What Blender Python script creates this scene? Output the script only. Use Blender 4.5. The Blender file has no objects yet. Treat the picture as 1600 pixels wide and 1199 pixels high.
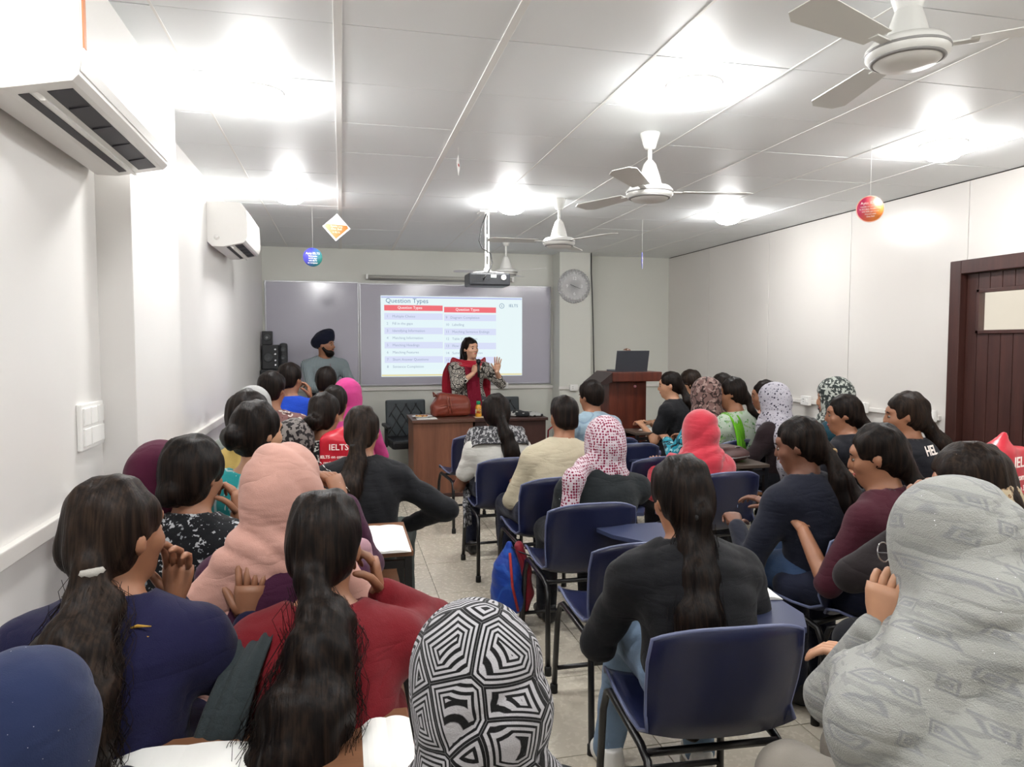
import bpy, bmesh, math, random
import numpy as np
from mathutils import Vector, Matrix, Euler

random.seed(7); RNG = np.random.default_rng(7)
SC = bpy.context.scene
COL = SC.collection
PI = math.pi

# ---------------------------------------------------------------- camera
cam_d = bpy.data.cameras.new('camera'); cam = bpy.data.objects.new('camera', cam_d)
COL.objects.link(cam); SC.camera = cam
cam_d.sensor_width = 36.0; cam_d.lens = 36.0 * 1120 / 1600; cam_d.clip_start = 0.02
cam.location = (0, 0, 1.5)
cam.rotation_euler = (math.radians(90 - 3.194), 0, math.radians(-13.34))

# ---------------------------------------------------------------- world, exposure
w = bpy.data.worlds.new('world'); SC.world = w; w.use_nodes = True
w.node_tree.nodes['Background'].inputs[0].default_value = (1.0, 0.97, 0.92, 1)
w.node_tree.nodes['Background'].inputs[1].default_value = 2.0
SC.view_settings.view_transform = 'Standard'; SC.view_settings.look = 'None'
SC.view_settings.exposure = 0.85; SC.view_settings.gamma = 1.0
SC.view_settings.use_curve_mapping = False
LAMP_STRENGTH = 80.0           # ceiling LED diffusers
SLIDE_STRENGTH = 0.62           # projected picture on the white board

# ================================================================ materials
MATS = {}
def srgb(*c):
    if len(c) == 1 and isinstance(c[0], str):
        h = c[0].lstrip('#'); c = tuple(int(h[i:i+2], 16) / 255 for i in (0, 2, 4))
    return tuple((v / 12.92 if v <= .04045 else ((v + .055) / 1.055) ** 2.4) for v in c) + (1,)

def base_mat(name):
    m = bpy.data.materials.new(name); m.use_nodes = True
    nt = m.node_tree; b = nt.nodes['Principled BSDF']
    MATS[name] = m
    return m, nt, b

def coords(nt, scale=(1, 1, 1), rot=(0, 0, 0), loc=(0, 0, 0)):
    tc = nt.nodes.new('ShaderNodeTexCoord'); mp = nt.nodes.new('ShaderNodeMapping')
    nt.links.new(tc.outputs['Object'], mp.inputs['Vector'])
    mp.inputs['Scale'].default_value = scale; mp.inputs['Rotation'].default_value = rot; mp.inputs['Location'].default_value = loc
    return mp.outputs[0]

def mth(nt, op, a, b=None, clamp=False):
    n = nt.nodes.new('ShaderNodeMath'); n.operation = op; n.use_clamp = clamp
    for i, v in enumerate((a, b)):
        if v is None: continue
        if isinstance(v, (int, float)): n.inputs[i].default_value = v
        else: nt.links.new(v, n.inputs[i])
    return n.outputs[0]

def mix(nt, fac, a, b):
    n = nt.nodes.new('ShaderNodeMix'); n.data_type = 'RGBA'
    for i, v in ((0, fac), (6, a), (7, b)):
        if isinstance(v, (tuple, float, int)): n.inputs[i].default_value = v
        else: nt.links.new(v, n.inputs[i])
    return n.outputs[2]

def add_bump(nt, b, h, strength, dist=.01):
    n = nt.nodes.new('ShaderNodeBump'); n.inputs['Strength'].default_value = strength; n.inputs['Distance'].default_value = dist
    nt.links.new(h, n.inputs['Height']); nt.links.new(n.outputs[0], b.inputs['Normal'])

def noise(nt, vec, scale, detail=3, rough=.5):
    n = nt.nodes.new('ShaderNodeTexNoise'); n.inputs['Scale'].default_value = scale
    n.inputs['Detail'].default_value = detail; n.inputs['Roughness'].default_value = rough
    nt.links.new(vec, n.inputs['Vector']); return n.outputs['Fac']

def voro(nt, vec, scale, feature='F1', rand=1.0, out='Distance'):
    n = nt.nodes.new('ShaderNodeTexVoronoi'); n.feature = feature
    n.inputs['Scale'].default_value = scale; n.inputs['Randomness'].default_value = rand
    nt.links.new(vec, n.inputs['Vector']); return n.outputs[out]

def less(nt, v, thr, soft=.0):
    if soft <= 0: return mth(nt, 'LESS_THAN', v, thr)
    n = nt.nodes.new('ShaderNodeMapRange'); n.interpolation_type = 'SMOOTHSTEP'
    n.inputs['From Min'].default_value = thr + soft; n.inputs['From Max'].default_value = thr - soft
    nt.links.new(v, n.inputs['Value']); return n.outputs[0]

def plain(name, col, rough=.5, metal=0.0, spec=.5, vary=.0, vscale=4.0, bump=0.0, bscale=60.0, stretch=(1, 1, 1), coat=0.0, emis=None):
    """one colour with gentle mottling and fine relief"""
    if name in MATS: return MATS[name]
    m, nt, b = base_mat(name)
    c = srgb(col) if isinstance(col, str) else col
    b.inputs['Base Color'].default_value = c
    b.inputs['Roughness'].default_value = rough; b.inputs['Metallic'].default_value = metal
    b.inputs['Specular IOR Level'].default_value = spec; b.inputs['Coat Weight'].default_value = coat
    vec = coords(nt, stretch)
    nf = noise(nt, vec, vscale, 4)
    if vary > 0:
        d = tuple(x * (1 - vary) for x in c[:3]) + (1,); l = tuple(min(1, x * (1 + vary)) for x in c[:3]) + (1,)
        nt.links.new(mix(nt, nf, d, l), b.inputs['Base Color'])
    if bump > 0: add_bump(nt, b, noise(nt, vec, bscale, 2), bump, .004)
    if emis:
        b.inputs['Emission Color'].default_value = c; b.inputs['Emission Strength'].default_value = emis
    return m

def wood(name, dark, light, scale=1.0, axis=2, rough=.45):
    if name in MATS: return MATS[name]
    m, nt, b = base_mat(name)
    st = [9, 9, 9]; st[axis] = .7
    vec = coords(nt, tuple(s * scale for s in st))
    n = noise(nt, vec, 1.6, 6, .62)
    n2 = noise(nt, vec, 9, 3)
    f = mth(nt, 'ADD', mth(nt, 'MULTIPLY', n, 1.5), mth(nt, 'MULTIPLY', n2, .35))
    f = mth(nt, 'SUBTRACT', f, .45, True)
    nt.links.new(mix(nt, f, srgb(dark), srgb(light)), b.inputs['Base Color'])
    b.inputs['Roughness'].default_value = rough
    add_bump(nt, b, n2, .08, .003)
    return m

DYE = .70      # cloth albedo relative to the colour as seen under the lamps
def dye(c): return tuple(x * DYE for x in srgb(c)[:3]) + (1,)
def fabric(name, base, layers=(), rough=.88, weave=.25, sheen=.08, wscale=420.0, sparkle=0.0, crease=.55):
    """cloth: base colour, printed layers, fine weave and creases"""
    if name in MATS: return MATS[name]
    m, nt, b = base_mat(name)
    c = dye(base)
    vec0 = coords(nt)
    nf = noise(nt, vec0, 7, 3)
    col = mix(nt, nf, tuple(x * .82 for x in c[:3]) + (1,), tuple(min(1, x * 1.15) for x in c[:3]) + (1,))
    for L in layers:
        kind = L[0]; colr = dye(L[1]); sc = L[2]
        st = L[4] if len(L) > 4 else (1, 1, 1)
        rot = L[5] if len(L) > 5 else (0, 0, 0)
        vec = coords(nt, st, rot)
        if kind == 'spot':     f = less(nt, voro(nt, vec, sc), L[3], .03)
        elif kind == 'grid':   f = less(nt, voro(nt, vec, sc, rand=.3), L[3], .04)
        elif kind == 'ring':
            d = voro(nt, vec, sc); f = less(nt, mth(nt, 'ABSOLUTE', mth(nt, 'SUBTRACT', d, L[3])), .07, .03)
        elif kind == 'noise':  f = less(nt, mth(nt, 'SUBTRACT', 1.0, noise(nt, vec, sc, 2)), 1 - L[3], .02)
        elif kind == 'line':   f = less(nt, mth(nt, 'ABSOLUTE', mth(nt, 'SUBTRACT', noise(nt, vec, sc, 1), .5)), L[3], .012)
        elif kind == 'edge':   f = less(nt, voro(nt, vec, sc, 'DISTANCE_TO_EDGE'), L[3], .01)
        elif kind == 'maze':
            d = voro(nt, vec, sc, 'DISTANCE_TO_EDGE', L[6] if len(L) > 6 else 1.0)
            s = mth(nt, 'SINE', mth(nt, 'MULTIPLY', d, L[3])); f = less(nt, s, 0.1, .25)
        elif kind == 'diamond':
            n_ = nt.nodes.new('ShaderNodeTexVoronoi'); n_.distance = 'MANHATTAN'; n_.voronoi_dimensions = '2D'; n_.inputs['Scale'].default_value = sc; n_.inputs['Randomness'].default_value = .12
            nt.links.new(vec, n_.inputs['Vector']); f = less(nt, mth(nt, 'ABSOLUTE', mth(nt, 'SUBTRACT', n_.outputs['Distance'], L[3])), .055, .03)
        elif kind == 'petal':
            # flowers: a cell-centre disc broken up by a finer noise
            d = voro(nt, vec, sc); n = noise(nt, vec, sc * 3.2, 1)
            f = less(nt, mth(nt, 'ADD', d, mth(nt, 'MULTIPLY', mth(nt, 'SUBTRACT', n, .5), 1.9)), L[3], .03)
        elif kind == 'stripe':
            sx = nt.nodes.new('ShaderNodeSeparateXYZ'); nt.links.new(vec, sx.inputs[0])
            f = less(nt, mth(nt, 'SINE', mth(nt, 'MULTIPLY', sx.outputs[0], sc)), L[3], .2)
        col = mix(nt, f, col, colr)
    nt.links.new(col, b.inputs['Base Color'])
    b.inputs['Roughness'].default_value = rough
    b.inputs['Sheen Weight'].default_value = sheen; b.inputs['Specular IOR Level'].default_value = .25
    if sparkle > 0:
        d = voro(nt, vec0, 55); f = less(nt, d, sparkle, .01)
        b.inputs['Specular IOR Level'].default_value = .5
        nt.links.new(mix(nt, f, col, (.9, .9, .95, 1)), b.inputs['Base Color'])
        nt.links.new(mth(nt, 'SUBTRACT', rough, mth(nt, 'MULTIPLY', f, rough - .15)), b.inputs['Roughness'])
        nt.links.new(f, b.inputs['Metallic'])
    h = mth(nt, 'ADD', noise(nt, vec0, wscale, 1), mth(nt, 'MULTIPLY', noise(nt, vec0, 38, 2), 1.4))
    bp = nt.nodes.new('ShaderNodeBump'); bp.inputs['Strength'].default_value = weave; bp.inputs['Distance'].default_value = .004
    nt.links.new(h, bp.inputs['Height'])
    if crease > 0:
        cr = nt.nodes.new('ShaderNodeTexNoise'); cr.inputs['Scale'].default_value = 3.2; cr.inputs['Detail'].default_value = 3; cr.inputs['Distortion'].default_value = .25
        nt.links.new(coords(nt, (1, 1, 3.2), (.25, .35, 0)), cr.inputs['Vector'])
        rid = mth(nt, 'POWER', mth(nt, 'ABSOLUTE', mth(nt, 'SUBTRACT', cr.outputs['Fac'], .5)), .7)
        b2 = nt.nodes.new('ShaderNodeBump'); b2.inputs['Strength'].default_value = crease * .45; b2.inputs['Distance'].default_value = .05
        nt.links.new(rid, b2.inputs['Height']); nt.links.new(b2.outputs[0], bp.inputs['Normal'])
    nt.links.new(bp.outputs[0], b.inputs['Normal'])
    return m

def hair_mat(name, dark='#0b0808', light='#241a14', rough=.45):
    if name in MATS: return MATS[name]
    m, nt, b = base_mat(name)
    # fine streaks that run along the strands (front to back on the head, downwards in a tail)
    n = noise(nt, coords(nt, (130, 14, 2.2)), 1.5, 3, .6)
    n2 = noise(nt, coords(nt, (60, 60, 2.0)), 1.5, 3)
    f = less(nt, mth(nt, 'SUBTRACT', 1.0, mth(nt, 'MULTIPLY', n, n2)), .72, .14)
    nt.links.new(mix(nt, f, srgb(dark), srgb(light)), b.inputs['Base Color'])
    b.inputs['Roughness'].default_value = rough; b.inputs['Specular IOR Level'].default_value = .11
    add_bump(nt, b, mth(nt, 'ADD', n, mth(nt, 'MULTIPLY', n2, .8)), .45, .004)
    return m

def skin_mat(name, col):
    if name in MATS: return MATS[name]
    m, nt, b = base_mat(name); c = srgb(col)
    vec = coords(nt)
    n = noise(nt, vec, 25, 3)
    nt.links.new(mix(nt, n, tuple(x * .85 for x in c[:3]) + (1,), tuple(x * 1.1 for x in c[:3]) + (1,)), b.inputs['Base Color'])
    b.inputs['Roughness'].default_value = .5
    b.inputs['Subsurface Weight'].default_value = .08; b.inputs['Subsurface Radius'].default_value = (.02, .008, .004)
    return m

def emit(name, col, strength):
    if name in MATS: return MATS[name]
    m = bpy.data.materials.new(name); m.use_nodes = True; MATS[name] = m
    nt = m.node_tree; nt.nodes.clear()
    e = nt.nodes.new('ShaderNodeEmission'); o = nt.nodes.new('ShaderNodeOutputMaterial')
    e.inputs[0].default_value = srgb(col) if isinstance(col, str) else col; e.inputs[1].default_value = strength
    nt.links.new(e.outputs[0], o.inputs[0]); return m

# ================================================================ mesh helpers
class MB:
    """collects shapes, then links them as one mesh object"""
    def __init__(s): s.v = []; s.f = []; s.sm = []
    def add(s, vs, fs, smooth=False):
        o = len(s.v); s.v += [tuple(p) for p in vs]
        s.f += [tuple(i + o for i in f) for f in fs]; s.sm += [smooth] * len(fs); return s
    def box(s, c, d, bev=0.0, rot=None, taper=None):
        bm = bmesh.new(); bmesh.ops.create_cube(bm, size=1)
        for v in bm.verts:
            t = 1.0
            if taper and v.co.z > 0: v.co.x *= taper; v.co.y *= taper
            v.co = Vector((v.co.x * d[0], v.co.y * d[1], v.co.z * d[2]))
        if bev > 0: bmesh.ops.bevel(bm, geom=bm.edges[:], offset=bev, segments=2, affect='EDGES', profile=.6)
        M = Matrix.Translation(c)
        if rot is not None: M = M @ Euler(rot).to_matrix().to_4x4()
        bm.transform(M); bm.verts.index_update()
        s.add([v.co[:] for v in bm.verts], [[v.index for v in f.verts] for f in bm.faces]); bm.free(); return s
    def tube(s, pts, r, seg=8, caps=True, flat=1.0):
        pts = [Vector(p) for p in pts]; n = len(pts)
        rs = [r] * n if isinstance(r, (int, float)) else list(r)
        vs, fs = [], []
        up = None
        for i, p in enumerate(pts):
            t = (pts[min(i + 1, n - 1)] - pts[max(i - 1, 0)])
            t = t.normalized() if t.length > 1e-9 else Vector((0, 0, 1))
            if up is None:
                up = Vector((0, 0, 1)) if abs(t.z) < .9 else Vector((1, 0, 0))
            a = t.cross(up)
            a = a.normalized() if a.length > 1e-6 else t.orthogonal().normalized()
            b = a.cross(t).normalized(); up = b
            for k in range(seg):
                th = 2 * PI * k / seg
                vs.append(p + a * (math.cos(th) * rs[i]) + b * (math.sin(th) * rs[i] * flat))
        for i in range(n - 1):
            for k in range(seg):
                k2 = (k + 1) % seg
                fs.append((i * seg + k, i * seg + k2, (i + 1) * seg + k2, (i + 1) * seg + k))
        if caps:
            fs.append(tuple(range(seg - 1, -1, -1))); fs.append(tuple((n - 1) * seg + k for k in range(seg)))
        return s.add([p[:] for p in vs], fs, True)
    def lathe(s, prof, c=(0, 0, 0), seg=24, M=None):
        vs, fs = [], []
        for (r, z) in prof:
            for k in range(seg):
                th = 2 * PI * k / seg; vs.append(Vector((r * math.cos(th), r * math.sin(th), z)))
        for i in range(len(prof) - 1):
            for k in range(seg):
                k2 = (k + 1) % seg
                fs.append((i * seg + k, i * seg + k2, (i + 1) * seg + k2, (i + 1) * seg + k))
        fs.append(tuple(range(seg - 1, -1, -1))); fs.append(tuple((len(prof) - 1) * seg + k for k in range(seg)))
        if M is not None: vs = [M @ v for v in vs]
        vs = [v + Vector(c) for v in vs]
        return s.add([v[:] for v in vs], fs, True)
    def prism(s, poly, axis, lo, hi):
        """extrude a 2D outline along an axis; outline given in the other two axes in order"""
        n = len(poly); vs = []
        for t in (lo, hi):
            for (a, b) in poly:
                p = [a, b]; p.insert(axis, t); vs.append(p)
        fs = [tuple(range(n - 1, -1, -1)), tuple(range(n, 2 * n))]
        for k in range(n): fs.append((k, (k + 1) % n, n + (k + 1) % n, n + k))
        return s.add(vs, fs)
    def mesh(s, name, m):
        me = bpy.data.meshes.new(name); me.from_pydata(s.v, [], s.f)
        me.polygons.foreach_set('use_smooth', s.sm)
        if m is not None: me.materials.append(m)
        bm = bmesh.new(); bm.from_mesh(me); bmesh.ops.recalc_face_normals(bm, faces=bm.faces[:]); bm.to_mesh(me); bm.free()
        me.update(); return me
    def build(s, name, m, parent=None, loc=None, rot=None):
        return link(name, s.mesh(name, m), parent, loc, rot)

def link(name, data, parent=None, loc=None, rot=None):
    o = bpy.data.objects.new(name, data); COL.objects.link(o)
    if parent is not None: o.parent = parent
    if loc is not None: o.location = loc
    if rot is not None: o.rotation_euler = rot
    return o
def tag(o, label=None, cat=None, group=None, kind=None):
    if label: o['label'] = label
    if cat: o['category'] = cat
    if group: o['group'] = group
    if kind: o['kind'] = kind
    return o
def thing(name, label, cat, loc=(0, 0, 0), rz=0.0, group=None):
    o = link(name, None, None, loc, (0, 0, rz)); o.empty_display_size = .1
    return tag(o, label, cat, group)
def copy_tree(o, parent=None):
    c = o.copy(); COL.objects.link(c); c.parent = parent
    for ch in o.children: copy_tree(ch, c)
    return c
def text_mesh(body, size, name='lettering', align='CENTER', bold=0.0):
    cu = bpy.data.curves.new('t', 'FONT'); cu.body = body; cu.size = size; cu.align_x = align; cu.align_y = 'CENTER'
    cu.extrude = .0006; cu.offset = bold; cu.resolution_u = 2
    ob = bpy.data.objects.new('t', cu); COL.objects.link(ob)
    bpy.context.view_layer.update()
    me = bpy.data.meshes.new_from_object(ob.evaluated_get(bpy.context.evaluated_depsgraph_get()))
    me.name = name
    bpy.data.objects.remove(ob); bpy.data.curves.remove(cu); return me
def lettering(body, size, m, parent, loc, rot, align='CENTER', bold=0.0, name='lettering'):
    me = text_mesh(body, size, name, align, bold); me.materials.clear(); me.materials.append(m)
    return link(name, me, parent, loc, rot)

# ================================================================ the room
XL, XR, YF, YB, ZC = -0.87, 4.12, 8.60, -1.60, 2.60
WHITE = plain('wall_paint_white', '#e4e2df', .38, vary=.02, bump=.02, bscale=90)
PANEL = plain('wall_panel_cream', '#d9d5d0', .30, vary=.025, vscale=1.5, bump=.02, bscale=70)
FRONTP = plain('front_wall_paint', '#d4d5cd', .45, vary=.03, vscale=1.2)
JOINT = plain('joint_dark', '#8a857d', .8)
CEILP = plain('ceiling_board', '#eef1f2', .5, vary=.02, vscale=.8)
STRIP = plain('ceiling_strip_white', '#ecebe8', .5)
TRUNK = plain('trunking_white', '#dedbd6', .4)
PLASTIC_W = plain('plastic_white', '#f0efec', .3)
BLACKP = plain('plastic_black', '#17181a', .4)
STEEL_B = plain('black_steel_tube', '#121113', .35, spec=.5)
RUBBER = plain('rubber_black', '#0c0c0c', .7)
CHROME = plain('brushed_steel', '#b8b8b8', .3, metal=1.0)

def structure(o): o['kind'] = 'structure'; return o

def floor_material():
    m, nt, b = base_mat('floor_tile_beige')
    vec = coords(nt)
    info = nt.nodes.new('ShaderNodeObjectInfo')
    n = noise(nt, vec, 3.0, 5); n2 = noise(nt, vec, 45, 3)
    c = mix(nt, n, srgb('#c4bba8'), srgb('#d8d1c2'))
    c = mix(nt, mth(nt, 'MULTIPLY', n2, .14), c, srgb('#a89d8c'))
    c = mix(nt, mth(nt, 'MULTIPLY', info.outputs['Random'], .22), c, srgb('#b3a898'))
    nt.links.new(c, b.inputs['Base Color'])
    nt.links.new(mth(nt, 'ADD', mth(nt, 'MULTIPLY', n2, .2), .16), b.inputs['Roughness'])
    return m
FLOORM = floor_material()
fl = MB().box(((XL + XR) / 2, (YF + YB) / 2, -.06), (XR - XL + .4, YF - YB + .4, .11)).build('floor', JOINT); structure(fl)
tile_me = MB().box((0, 0, 0), (.596, .596, .012), .0012).mesh('floor_tile', FLOORM)
x = .54 - .6 * 3 + .3
while x < XR + .3:
    y = 3.01 - .6 * 8 + .3
    while y < YF + .3:
        link('floor_tile', tile_me, fl, (x, y, -.006)); y += .6
    x += .6

ce = MB().box(((XL + XR) / 2, (YF + YB) / 2, ZC + .06), (XR - XL + .4, YF - YB + .4, .1)).build('ceiling', plain('ceiling_joint', '#45423e', .9)); structure(ce)
PX, PY = .5886, .565
ct_me = MB().box((0, 0, 0), (PX - .005, PY - .005, .012), .0006).mesh('ceiling_tile', CEILP)
i = -2
while i * PX < XR:
    j = -8
    while 2.60 + j * PY < YF + .2:
        link('ceiling_tile', ct_me, ce, ((i + .5) * PX, 2.60 + (j + .5) * PY, ZC + .0045 + random.uniform(-.0008, .0008))); j += 1
    i += 1
for k in (0, 1):     # the two wide jointing strips that run the length of the room
    MB().box((k * PX, (YF + YB) / 2, ZC - .0035), (.030, YF - YB, .006), .0015).build('ceiling_strip', STRIP, ce)
for k in (-1, 2, 3, 4, 5, 6):
    MB().box((k * PX, (YF + YB) / 2, ZC - .0022), (.009, YF - YB, .003)).build('ceiling_strip', STRIP, ce)

# left wall with the shallow column
wl = MB().box((XL - .1, (YF + YB) / 2, ZC / 2), (.2, YF - YB + .4, ZC)).build('wall_left', WHITE); structure(wl)
MB().box((XL + .055, 3.32, ZC / 2), (.13, .78, ZC), .004).build('column', WHITE, wl)
# front wall with the column that carries the clock
wf = MB().box(((XL + XR) / 2, YF + .1, ZC / 2), (XR - XL + .4, .2, ZC)).build('wall_front', FRONTP); structure(wf)
MB().box((2.76, YF - .14, ZC / 2), (.40, .30, ZC), .004).build('column', FRONTP, wf)
wb = MB().box(((XL + XR) / 2, YB - .1, ZC / 2), (XR - XL + .4, .2, ZC)).build('wall_back', WHITE); structure(wb)
# right wall: backing, then the separate panels with their open joints
DY0, DY1, DZ = 3.14, 4.13, 2.06
wr = MB()
wr.box((XR + .12, (DY0 + YB) / 2, ZC / 2), (.2, DY0 - YB, ZC)); wr.box((XR + .12, (DY1 + YF) / 2, ZC / 2), (.2, YF - DY1, ZC))
wr.box((XR + .12, (DY0 + DY1) / 2, (DZ + ZC) / 2), (.2, DY1 - DY0, ZC - DZ))
wr = wr.build('wall_right', plain('joint_grey', '#6f6a64', .8)); structure(wr)
ys = [YB, -.4, .8, 2.0, DY0, DY1 - .09, 5.19, 6.36, 7.55, YF]
for a, b in zip(ys[:-1], ys[1:]):
    z0 = DZ if (a >= DY0 - .01 and b <= DY1 + .01) else 0
    MB().box((XR + .012, (a + b) / 2, (z0 + ZC - .008) / 2), (.024, b - a - .005, ZC - .008 - z0), .002).build('wall_panel', PANEL, wr)
# corridor seen through the door pane
structure(MB().box((5.7, 4.3, 1.4), (.1, 4.4, 2.8)).build('wall_corridor', plain('corridor_cream', '#efe6d2', .7)))
structure(MB().box((4.95, 4.62, 1.4), (1.4, .12, 2.8)).build('wall_corridor_return', plain('corridor_grey', '#b9b4ae', .7)))

# surface trunking (cable ducts)
t = MB(); t.box((XL + .012, (YB + 2.93) / 2, .945), (.025, 2.93 - YB, .05), .004)
t.box((XL + .132, 3.32, .945), (.025, .8, .05), .004); t.box((XL + .012, (3.71 + YF) / 2, .945), (.025, YF - 3.71, .05), .004)
t.box((XL + .012, 3.9, .985), (.03, .16, .035), .004)
structure(t.build('trim_1', TRUNK))
structure(MB().box((XR - .012, (DY1 + .08 + YF) / 2, .972), (.024, YF - DY1 - .08, .032), .003).build('trim_2', TRUNK))
t = MB(); t.box(((XL + 2.56) / 2, YF - .012, .962), (2.56 - XL, .024, .036), .003); t.box((2.76, YF - .302, .962), (.42, .024, .036), .003)
t.box(((2.96 + XR) / 2, YF - .012, .962), (XR - 2.96, .024, .036), .003)
structure(t.build('trim_3', TRUNK))

# ---- door in the right wall
DOORW = wood('door_brown', '#2c1512', '#4a2a24', 1.4, 2, .42)
d1 = link('door_1', None, None, (XR, 0, 0)); d1['kind'] = 'structure'
f = MB(); f.box((-.005, DY1 - .045, DZ / 2), (.09, .09, DZ), .006); f.box((-.005, DY0 + .045, DZ / 2), (.09, .09, DZ), .006)
f.box((-.005, (DY0 + DY1) / 2, DZ - .045), (.088, DY1 - DY0 - .181, .09), .003); f.build('door_frame', DOORW, d1)
WY0, WY1, WZ0, WZ1 = DY0 + .20, 3.915, 1.565, 1.86
y = DY0 + .092; n = 9; pw = (DY1 - DY0 - .184) / n
for k in range(n):
    a, b = y + k * pw, y + (k + 1) * pw
    inside = (a + b) / 2 > WY0 and (a + b) / 2 < WY1
    spans = [(.006, WZ0), (WZ1, DZ - .092)] if inside else [(.006, DZ - .092)]
    for (z0, z1) in spans:
        MB().box((.02, (a + b) / 2, (z0 + z1) / 2), (.036, b - a - .004, z1 - z0), .003).build('plank', DOORW, d1)
wy0 = min(y + k * pw for k in range(n) if y + (k + .5) * pw > WY0); wy1 = max(y + (k + 1) * pw for k in range(n) if y + (k + .5) * pw < WY1)
f = MB()
for (c, dd) in [((.012, wy0 + .012, (WZ0 + WZ1) / 2), (.05, .024, WZ1 - WZ0)), ((.012, wy1 - .012, (WZ0 + WZ1) / 2), (.05, .024, WZ1 - WZ0)),
               ((.012, (wy0 + wy1) / 2, WZ0 + .012), (.05, wy1 - wy0, .024)), ((.012, (wy0 + wy1) / 2, WZ1 - .012), (.05, wy1 - wy0, .024))]: f.box(c, dd, .003)
f.build('window_bead', DOORW, d1)
gm, nt, b = base_mat('clear_glass'); b.inputs['Transmission Weight'].default_value = 1; b.inputs['Roughness'].default_value = .03; b.inputs['IOR'].default_value = 1.1
b.inputs['Base Color'].default_value = (.95, .97, .96, 1)
MB().box((.02, (wy0 + wy1) / 2, (WZ0 + WZ1) / 2), (.006, wy1 - wy0 - .04, WZ1 - WZ0 - .04)).build('pane', gm, d1)
h = MB(); h.box((-.006, DY0 + .16, 1.02), (.012, .035, .18), .003); h.tube([(-.01, DY0 + .16, 1.05), (-.05, DY0 + .16, 1.05), (-.05, DY0 + .27, 1.05)], .008)
h.build('door_handle', CHROME, d1)

# ---- sockets and switch plates
def socket(loc, axis, label, group, s=.085):
    o = thing('power_socket', label, 'socket', loc, {'x-': -PI / 2, 'y-': 0, 'x+': PI / 2}[axis], group)
    MB().box((0, -.016, 0), (s * 1.35, .032, s), .006).build('socket_box', PLASTIC_W, o)
    m = MB()
    for (dx, dz) in ((-.022, .012), (-.009, .012), (-.0155, -.010)): m.tube([(dx, -.030, dz), (dx, -.0335, dz)], .0035, 8)
    m.build('pin_hole', BLACKP, o)
    MB().box((.03, -.034, 0), (.018, .008, .03), .002).build('rocker_switch', PLASTIC_W, o)
socket((XR - .024, 5.68, .985), 'x-', 'white socket box on right wall trunking beside the speckled grey hijab', 'sockets on the wall trunking')
socket((XR - .024, 4.96, .985), 'x-', 'middle white socket box on the right wall trunking', 'sockets on the wall trunking')
socket((XR - .024, 4.28, .985), 'x-', 'white socket box on right wall trunking nearest the brown door', 'sockets on the wall trunking')
socket((1.93, YF - .024, .985), 'y-', 'white socket box on front wall trunking under the white board', 'sockets on the wall trunking', .075)
socket((2.73, YF - .314, .965), 'y-', 'white socket box on the front column below the clock', 'sockets on the wall trunking', .075)
socket((XL + .024, 2.60, .99), 'x+', 'white socket box on the left wall trunking near the burgundy hijab', 'sockets on the wall trunking')
o = thing('switch_board', 'large flat white switch board on the left wall under the air conditioner', 'switch', (XL, 2.78, 1.215), PI / 2)
MB().box((0, -.008, 0), (.23, .016, .16), .005).build('back_plate', PLASTIC_W, o)
for dx, dz in ((-.07, .035), (0, .035), (.07, .035), (-.07, -.035)): MB().box((dx, -.019, dz), (.06, .008, .06), .003).build('rocker_switch', PLASTIC_W, o)
MB().box((.035, -.019, -.035), (.13, .008, .06), .003).build('blank_plate', PLASTIC_W, o)

# ---- ceiling LED lights
LEDM = emit('led_diffuser', (1, .995, .985, 1), LAMP_STRENGTH)
def led(x, y, label):
    o = thing('ceiling_light', label, 'light', (x, y, ZC), 0, 'round ceiling lights')
    MB().lathe([(.118, 0), (.118, -.010), (.112, -.016), (.109, -.004)], seg=32).build('rim', PLASTIC_W, o)
    MB().lathe([(.108, -.006), (.108, -.030), (.098, -.060), (.070, -.082), (.035, -.092), (.0, -.094)], seg=32).build('diffuser', LEDM, o)
led(-.35, 3.37, 'round ceiling light nearest the left wall column')
led(-.35, 5.47, 'round ceiling light above the far left air conditioner')
led(1.30, 5.50, 'round ceiling light in the middle, behind the far fan')
led(1.47, 2.85, 'large bright round ceiling light in front of the middle fan')
led(3.24, 3.36, 'round ceiling light on the right, near the brown door')
led(3.19, 5.54, 'round ceiling light on the right, far from the door')
led(-.35, .9, 'round ceiling light behind the photographer on the left')
led(1.47, .6, 'round ceiling light behind the photographer in the middle')
led(3.24, .9, 'round ceiling light behind the photographer on the right')

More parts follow.
